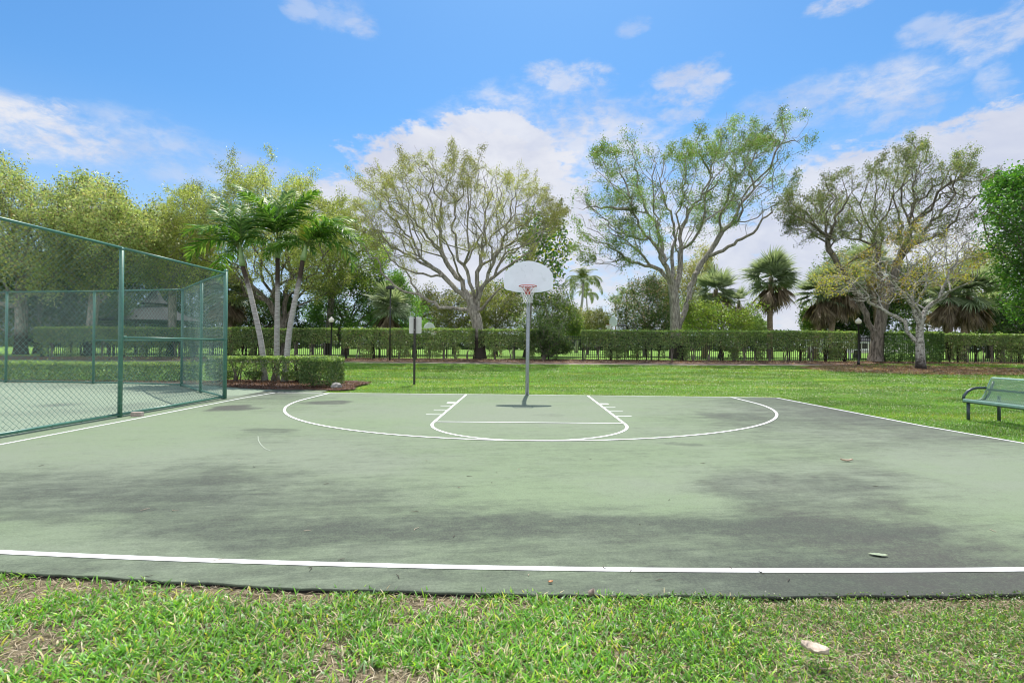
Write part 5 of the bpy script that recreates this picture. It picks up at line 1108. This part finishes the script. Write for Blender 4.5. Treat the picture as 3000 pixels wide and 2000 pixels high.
litm = np.exp(-(((X-23.2)/5.2)**2+((Y-14.8)/2.5)**2)**1.5); strip_ = (Y > 16.85) & (X < 21.5)
k = ~bed & ~oncourt & ~strip_ & (rs.rand(len(X)) > litm*.85) & (Y < 18.5+.2*np.clip(X-20, 0, 9)); X, Y = X[k], Y[k]; n = len(X)
patch = fbm(X*.30, Y*.75, 5)[:, None]; patch2 = np.clip(.5+(fbm(X*.7+20, Y*1.6, 5)[:, None]-.5)*1.9, .1, 1)
c = pal_cols(rs, [(3, (.085, .235, .016)), (2, (.12, .29, .02)), (1, (.055, .16, .016)), (.6, (.19, .30, .05)), (.3, (.26, .26, .10))], n)*(.6+.9*patch2)
gold = np.clip((patch-.5)*5, 0, 1); c = c*np.array([1.1, .93, 1.25]); c = c*(1-gold)+c*np.array([1.7, 1.25, .8])*gold
edge_dist = np.minimum(np.abs(Y-far_edge(X)), 5); pale = np.clip(1-edge_dist/1.5, 0, 1)[:, None]*.45*(Y > 0)[:, None]; c = c*(1-pale)+np.array([.19, .24, .10])*pale
dist = Y+D; Ln = (.035+.03*rs.rand(n))*np.clip(dist/16, .9, 1.5); Wn = .010*np.clip(dist/14, .75, 2.0)*(.7+.6*rs.rand(n))
blades('lawn_grass', X, Y, zt(Y)-.032, Ln, Wn, c, .8, rs, seg=2, label='mown green lawn around the court')
# white clover specks in drifts
n = 38000; X = rs.uniform(-6, 32, n); Y = rs.uniform(-9, 17, n); k = (fbm(X*.5+5, Y*1.1, 4)+.10*((X > 6)*1.)+.16*np.exp(-((Y-3.2)/1.0)**2)*(X > -1) > .585) & ~((Y < far_edge(X)+.1) & (X < right_edge(Y)+.1)) & (Y < 16); X, Y = X[k], Y[k]; n = len(X)
V, F, c = leaf_quads(rs, np.stack([X, Y, zt(Y)+.012+.02*rs.rand(n)], 1), .022*np.clip((Y[:, None]+D)/15, .8, 1.4)*1.0, [(2, (.62, .62, .55)), (1, (.45, .48, .33))], .8, 1.)
o = np_mesh('lawn_clover', V, F, GRASS, col=c); o['kind'] = 'stuff'; o['label'] = 'pale clover specks scattered in drifts over the lawn'
# leaf litter: under the pale trunk, along the hedge, in the bed
def litter(name, label, X, Y, pal, s, zo):
    n = len(X); V, F, c = leaf_quads(rs, np.stack([X, Y, zt(Y)+zo+.03*rs.rand(n)], 1), s, pal, .6, 2.2); o = np_mesh(name, V, F, LEAF, col=c); o['kind'] = 'stuff'; o['label'] = label
BR = [(3, (.20, .115, .075)), (2, (.13, .075, .05)), (1, (.33, .22, .15)), (.6, (.42, .33, .25))]
n = 14000; a = rs.rand(n)*6.28; q = rs.rand(n)**.6*1.35; litter('leaf_litter', 'brown fallen leaves round the foot of the pale tree', 23.2+5.2*q*np.cos(a), 14.8+2.5*q*np.sin(a), [(3, (.30, .18, .12)), (2, (.20, .12, .08)), (1, (.42, .30, .22))], .09, -.01)
n = 16000; litter('leaf_litter', 'dark fallen leaves along the hedge foot', rs.uniform(-34, 42, n), rs.uniform(18.9, 22.9, n), BR, .085, -.01)
n = 9000; X = rs.uniform(-12.3, -5.75, n); Y = rs.uniform(1.2, 5.4, n); k = inside(np.stack([X, Y], 1), np.array([(-12.6, 5.4), (-11.6, 2.5), (-8.9, 1.2), (-7.4, 1.15), (-5.95, 1.1), (-5.8, 1.5), (-6.0, 2.3), (-5.95, 4.6)])); litter('mulch_chips', 'brown mulch chips covering the palm bed', X[k], Y[k], [(3, (.12, .06, .04)), (2, (.075, .04, .03)), (1, (.22, .14, .10))], .05, .03)
n = 5000; X = rs.uniform(-30, -12.3, n); litter('leaf_litter', 'leaves gathered at the foot of the far chain link fence', X, rs.uniform(3.9, 4.5, n), BR, .05, .02)

# ------------------------------------------------------------------ single small things
p = G(402, 1219); b = MB(); b.box((p[0], p[1], .045), (.20, .10, .09), .15); tag(b.build('block', BRICKM, None, bevel=.006), 'pinkish concrete block on the court by the fence post foot', 'block')
p = G(985, 1139); b = MB(); rs = np.random.RandomState(3)
b.lathe((p[0], p[1], 0), [(.15, 0), (.19, .07), (.16, .15), (.08, .20), (.02, .215)], 12); b.v = [(x+rs.uniform(-.03, .03), y+rs.uniform(-.03, .03), z+rs.uniform(-.015, .015)) for x, y, z in b.v]
tag(b.build('boulder', STONE), 'small grey stone at the right foot of the squat hedge block', 'stone')
def curled_leaf(name, px, py, L, Wd, rz, col, label, cat, curl=.3, z0=.006, rough=.6, thick=.0012, grp=None):
    p = G(px, py); m_ = paint(name+' skin', col, rough, 0, .25, 60.); b = MB(); n, k = 9, 5; V = []; rr_ = np.random.RandomState(int(px)); ca, sa = math.cos(rz), math.sin(rz)
    for i in range(n):
        t = i/(n-1); w_ = Wd*.5*math.sin(math.pi*min(max(t*.94+.03, 0), 1))**.75*(1+.12*rr_.uniform(-1, 1))
        for j in range(k):
            s = (j/(k-1)*2-1); x = (t-.5)*L; y = s*w_; z = z0+curl*Wd*(s*s)*.8+curl*L*.18*(2*t-1)**2+rr_.uniform(0, .06)*Wd; V.append((p[0]+ca*x-sa*y, p[1]+sa*x+ca*y, z))
    F = [(i*k+j, i*k+j+1, (i+1)*k+j+1, (i+1)*k+j) for i in range(n-1) for j in range(k-1)]; b.add(V, F); o = b.build(name, m_, None, smooth=True)
    s_ = o.modifiers.new('thickness', 'SOLIDIFY'); s_.thickness = thick; return tag(o, label, cat, grp)
curled_leaf('fallen_leaf', 2573, 1628, .12, .05, -.25, (.22, .27, .17), 'large flat grey green leaf on the court at the lower right', 'leaf', .12)
curled_leaf('fallen_leaf', 2388, 1935, .115, .075, -.6, (.46, .38, .30), 'large pale dried leaf lying on the foreground grass', 'leaf', .5, .035)
curled_leaf('fallen_leaf', 1733, 1742, .06, .04, .9, (.20, .16, .13), 'curled grey brown leaf leaning on the broken court edge', 'leaf', .8, -.005)
curled_leaf('fallen_leaf', 2480, 1352, .15, .035, -.15, (.45, .33, .24), 'curled tan leaf alone on the green court at right', 'leaf', .7)
curled_leaf('fallen_leaf', 1613, 1708, .03, .02, .3, (.45, .20, .08), 'tiny orange brown leaf below the near white line', 'leaf', .5)
rs = np.random.RandomState(12); proto = None
tw = [(430, 1690), (1215, 1500), (1345, 1428), (1375, 1395), (1440, 1415), (1455, 1385), (1520, 1375), (955, 1418), (425, 1493), (745, 1368), (1220, 1550), (1330, 1572), (1550, 1685), (1875, 1537), (1932, 1700), (1772, 1662), (2230, 1678), (2565, 1425), (2910, 1555), (900, 1555), (905, 1668), (1165, 1690), (1960, 1465), (2060, 1358), (515, 1495), (120, 1365), (700, 1350), (1730, 1345), (1250, 1350), (2140, 1665), (1000, 1640), (640, 1640), (2310, 1700), (1850, 1672)]
TWM = paint('twig', (.07, .055, .04), .8, 0, .3, 40.); TWL = paint('pale twig', (.38, .31, .22), .8, 0, .2, 40.)
for i, (px, py) in enumerate(tw):
    p = G(px, py); a = rs.rand()*3.14; L = rs.uniform(.025, .075); b = MB(); kk = rs.uniform(-.25, .25)
    b.tube([(p[0]-math.cos(a)*L/2, p[1]-math.sin(a)*L/2, .005), (p[0]+kk*L, p[1]+kk*L, .008), (p[0]+math.cos(a)*L/2, p[1]+math.sin(a)*L/2, .006)], [.0012, .0028, .0015], 5)
    tag(b.build('twig', TWM if rs.rand() < .6 else TWL), 'short bit of twig lying loose on the court surface', 'twig', 'twigs and seed pods scattered on the court')
